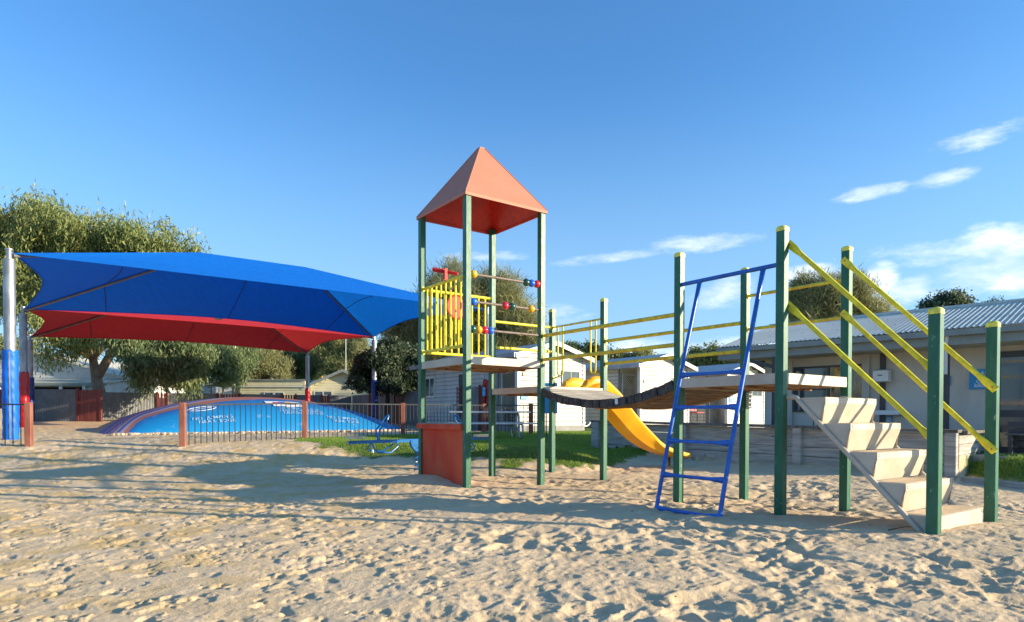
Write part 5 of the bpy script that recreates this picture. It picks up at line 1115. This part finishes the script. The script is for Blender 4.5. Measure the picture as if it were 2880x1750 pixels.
def cas(label, px, base_py, Y, blobs, ncl, seed, lm='cas', per=16, ll=.42, lw=.045, sp=.34, **kw):
    return tree('sheoak_tree', label, gnd(px, Y), blobs, ncl, per, ll, lw, 'needle', lm, sp, None, 'barkdark', seed=seed, **kw)
cas('broad olive sheoak behind the long cream building', 740, 0, 56, [BL(735, 1015, 56, 58, 55), BL(700, 1040, 56, 45, 45), BL(775, 1040, 56, 40, 45), BL(740, 985, 56, 40, 28)], 1500, 4)
cas('darker sheoak beside the broad one, left of the roof mast', 845, 0, 60, [BL(830, 1030, 60, 60, 45), BL(880, 1010, 60, 40, 35), BL(800, 1010, 60, 35, 25)], 1100, 5, 'green')
cas('upright olive sheoak right of the roof mast', 930, 0, 58, [BL(920, 1000, 58, 45, 45), BL(960, 975, 58, 35, 35), BL(955, 1020, 58, 45, 40), BL(895, 975, 58, 28, 28)], 1400, 6, 'olive')
cas('slender pointed sheoak behind the dark shrub', 1012, 0, 58, [BL(1010, 985, 58, 35, 35), BL(1005, 1020, 58, 40, 40), BL(1015, 960, 58, 20, 18)], 900, 7, 'cas')
# pine fronds between
tree('pine_tree', 'pine with stiff layered branches showing above the cream building', gnd(810, 64), [BL(800, 985, 64, 40, 8), BL(815, 1000, 64, 55, 8), BL(785, 972, 64, 28, 7), BL(820, 1015, 64, 55, 8)], 700, 14, .6, .07, 'needle', 'dark', .25, bark='barkdark', seed=8)
tree('shrub', 'dense dark coastal shrub behind the fence right of the yellow house', gnd(1085, 33), [BL(1095, 1040, 33, 85, 65), BL(1030, 1050, 33, 50, 50), BL(1150, 1050, 33, 50, 60), BL(1060, 1000, 33, 45, 40), BL(1115, 990, 33, 55, 40), BL(1090, 1085, 32, 60, 35), BL(1160, 1000, 34, 40, 35), BL(1000, 1075, 32.5, 28, 28)], 3800, 14, .15, .07, 'spike', 'dark', .14, bark='barkdark', r0=.14, seed=9, shell=.45, cat='shrub')
Yc = 40
cas('huge rounded brown-green sheoak behind the tower', 1350, 0, Yc, [BL(1255, 815, Yc, 75, 70), BL(1340, 835, Yc, 95, 70), BL(1420, 870, Yc, 95, 80), BL(1475, 925, Yc, 70, 65), BL(1200, 890, Yc, 75, 70), BL(1180, 960, Yc, 85, 60), BL(1300, 930, Yc, 110, 90), BL(1400, 960, Yc, 90, 60), BL(1120, 920, Yc, 45, 40), BL(1250, 990, Yc, 80, 40)], 6200, 8, per=14, ll=.62, lw=.034, sp=.40, r0=.35, shell=.62)
Yt = 60
for i, (lab, bl) in enumerate((('small dark tree crown between two yellow hoops', [BL(1690, 1000, Yt, 24, 30), BL(1668, 990, Yt, 20, 22), BL(1700, 1020, Yt, 28, 24)]),
        ('small bushy tree left of the dark crown behind the first cabin', [BL(1612, 990, Yt, 24, 20), BL(1630, 1005, Yt, 25, 22)]),
        ('small round tree above the second cabin roof, left one', [BL(1745, 1012, Yt, 22, 16), BL(1722, 1020, Yt, 20, 14)]),
        ('wider round tree above the second cabin roof peak', [BL(1795, 1005, Yt, 35, 18), BL(1820, 1015, Yt, 28, 14)]),
        ('spreading green tree above the third cabin roof, left', [BL(1985, 1015, 50, 50, 30), BL(2025, 1010, 50, 45, 32), BL(1950, 1030, 50, 30, 20)]),
        ('dark green tree behind the corner of the kitchen roof', [BL(2090, 1015, 50, 45, 32), BL(2130, 1020, 50, 40, 35)]))):
    q = bl[0]; tree('bushy_tree', lab, (q[0], q[1], .8), bl, 420 if i < 4 else 800, 14, .30, .12, 'round', ('dark', 'green', 'olive', 'olive', 'olive', 'dark')[i], .28, bark='barkdark', seed=20 + i, r0=.15, group='small trees behind the cabins')
Y8 = 44
cas('tall ragged sheoak rising behind the kitchen roof', 2360, 0, Y8, [BL(2290, 840, Y8, 60, 65), BL(2360, 820, Y8, 60, 50), BL(2420, 850, Y8, 60, 55), BL(2470, 880, Y8, 40, 30), BL(2250, 890, Y8, 35, 45), BL(2340, 890, Y8, 70, 40), BL(2230, 900, Y8, 12, 25)], 2100, 31, 'cas', ll=.62, lw=.036, sp=.42)
tree('wispy_tree', 'sparse flat-topped tree just above the kitchen roof at right', gnd(2660, 46), [BL(2610, 868, 46, 28, 9), BL(2660, 850, 46, 42, 16), BL(2710, 855, 46, 32, 10), BL(2690, 836, 46, 18, 8)], 330, 12, .30, .10, 'round', 'dark', .25, bark='barkdark', r0=.1, seed=33)
tree('wispy_tree', 'low twiggy treetop at the far right above the roof', gnd(2800, 46), [BL(2800, 856, 46, 22, 6)], 50, 10, .25, .06, 'round', 'dark', .22, bark='barkdark', r0=.05, seed=34)
tree('bushy_tree', 'olive tree behind the house roof at the far left edge', gnd(25, 62), [BL(10, 985, 62, 50, 45), BL(60, 1000, 62, 40, 40), BL(-40, 1000, 62, 50, 50)], 700, 14, .32, .12, 'round', 'olive', .3, bark='barkdark', seed=35)
# far woodland filling the gaps beyond the trees
fb = []
for px, py in ((560, 1010), (620, 1000), (690, 1010), (760, 1015), (830, 1010), (880, 1005), (940, 1015), (1000, 1015), (1060, 1010), (1130, 1000), (590, 975), (655, 980), (720, 985), (860, 985), (900, 990), (975, 990)): fb.append(BL(px, py + 50, 80, 55, 60))
for px in list(range(-300, 1560, 60)) + list(range(1560, 2150, 70)):
    h = 1030 if px < 1560 else 1055
    fb.append(BL(px + random.uniform(-20, 20), h + 60 + random.uniform(-10, 12), 95, 60, 52))
V, Fc, T = foliage(fb, 3600, 12, 1.1, .35, 'round', .9, .4, 40)
fb and ob('woodland', np_mesh('woodland', V, Fc, [LM['green']], {'tint': T}), kind='stuff')

# ------------------------------------------------------------------ grass blades
def grass(nm, xr, yr, n, h, seed):
    r = np.random.default_rng(seed); x = r.uniform(*xr, n); y = r.uniform(*yr, n); m = grassmask(x, y) * (.6 + .8 * fbm(x * 2, y * 2, 3, 400)); k = r.random(n) < m; x, y = x[k], y[k]
    t_ = (x - WA.x) * WD.x + (y - WA.y) * WD.y; d_w = (x - WA.x) * WN.x + (y - WA.y) * WN.y
    ok = ~((d_w > -.02) & (t_ > -.1) & (t_ < WLEN + .1)); ok &= ((x > 8) & (t_ > WLEN)) | (x < 8); x, y = x[ok], y[ok]; n = len(x)
    z = gz(x, y) - .015; hh = h * (.4 + .9 * r.random(n)) * (.6 + .8 * fbm(x * 1.5, y * 1.5, 3, 410)); an = r.uniform(0, 2 * pi, n); w = .006 + .006 * r.random(n)
    lean = r.normal(0, .5, (n, 2)) * hh[:, None]
    V = np.empty((n, 3, 3)); V[:, 0] = np.stack([x - w * np.cos(an), y - w * np.sin(an), z], -1); V[:, 1] = np.stack([x + w * np.cos(an), y + w * np.sin(an), z], -1); V[:, 2] = np.stack([x + lean[:, 0], y + lean[:, 1], z + hh], -1)
    T = np.clip(np.repeat(.25 + .5 * fbm(x * .9, y * .9, 3, 420) + r.normal(0, .15, n), 3), 0, 1)
    ob(nm, np_mesh(nm, V.reshape(-1, 3), np.arange(3 * n).reshape(-1, 3), [GMt], {'tint': T}), kind='stuff')
GMt = leaf_mat('grass_blades', (.12, .25, .035), (.24, .38, .06), (.44, .48, .12), .5)
grass('grass', (-6.3, 4.4), (12.4, 23), 230000, .055, 50)
grass('grass', (8, 14), (8.5, 12.5), 50000, .08, 51)
# dry twigs, stones and leaf litter on the sand
lab = [('dry dark twig on the sand at the foot of the steps', (3.55, 6.0), (3.95, 6.1))]
for l_, p0, p1 in lab:
    a3 = Vector((*p0, G(*p0) + .03)); b3 = Vector((*p1, G(*p1) + .035)); mid = a3.lerp(b3, .5) + Vector((0, .02, .012)); mb = MB(); mb.tube([(0, 0, 0), mid - a3, b3 - a3], [.007, .005, .002], 5); mb.build('twig', Mt['twig'], None, True, loc=a3, label=l_, cat='twig')
mb = MB(); r = random.Random(5)
for i in range(260):
    x, y = r.uniform(-8, 6.5), r.uniform(3.6, 12); s = r.uniform(.008, .02); z = G(x, y) + float(sand_detail(np.array([x]), np.array([y]))[0]); an = r.uniform(0, 6)
    mb.add([(x + s * cos(an), y + s * sin(an), z + .004), (x - s * .4 * sin(an), y + s * .4 * cos(an), z + .008), (x - s * cos(an), y - s * sin(an), z + .003), (x + s * .4 * sin(an), y - s * .4 * cos(an), z + .012)], [(0, 1, 2), (0, 2, 3), (0, 3, 1), (1, 3, 2)])
mb.build('leaf_litter', Mt['twig'], None, kind='stuff')
mb = MB(); r = random.Random(6)
for i in range(500):                       # loose stones along the foot of the pillow
    s_ = r.uniform(-4.8, 4.8); q_ = -Lbw - r.uniform(.0, .35); c, s = cos(UA), sin(UA); x = PC.x + s_ * c - q_ * s; y = PC.y + s_ * s + q_ * c; R_ = r.uniform(.03, .08); mb.sphere((x, y, G(x, y) + R_ * .3), R_, 6, 4, .6)
mb.build('loose_stones', mat('sandy_stones', (.55, .45, .33), .9, var=.2, vs=8), None, kind='stuff')
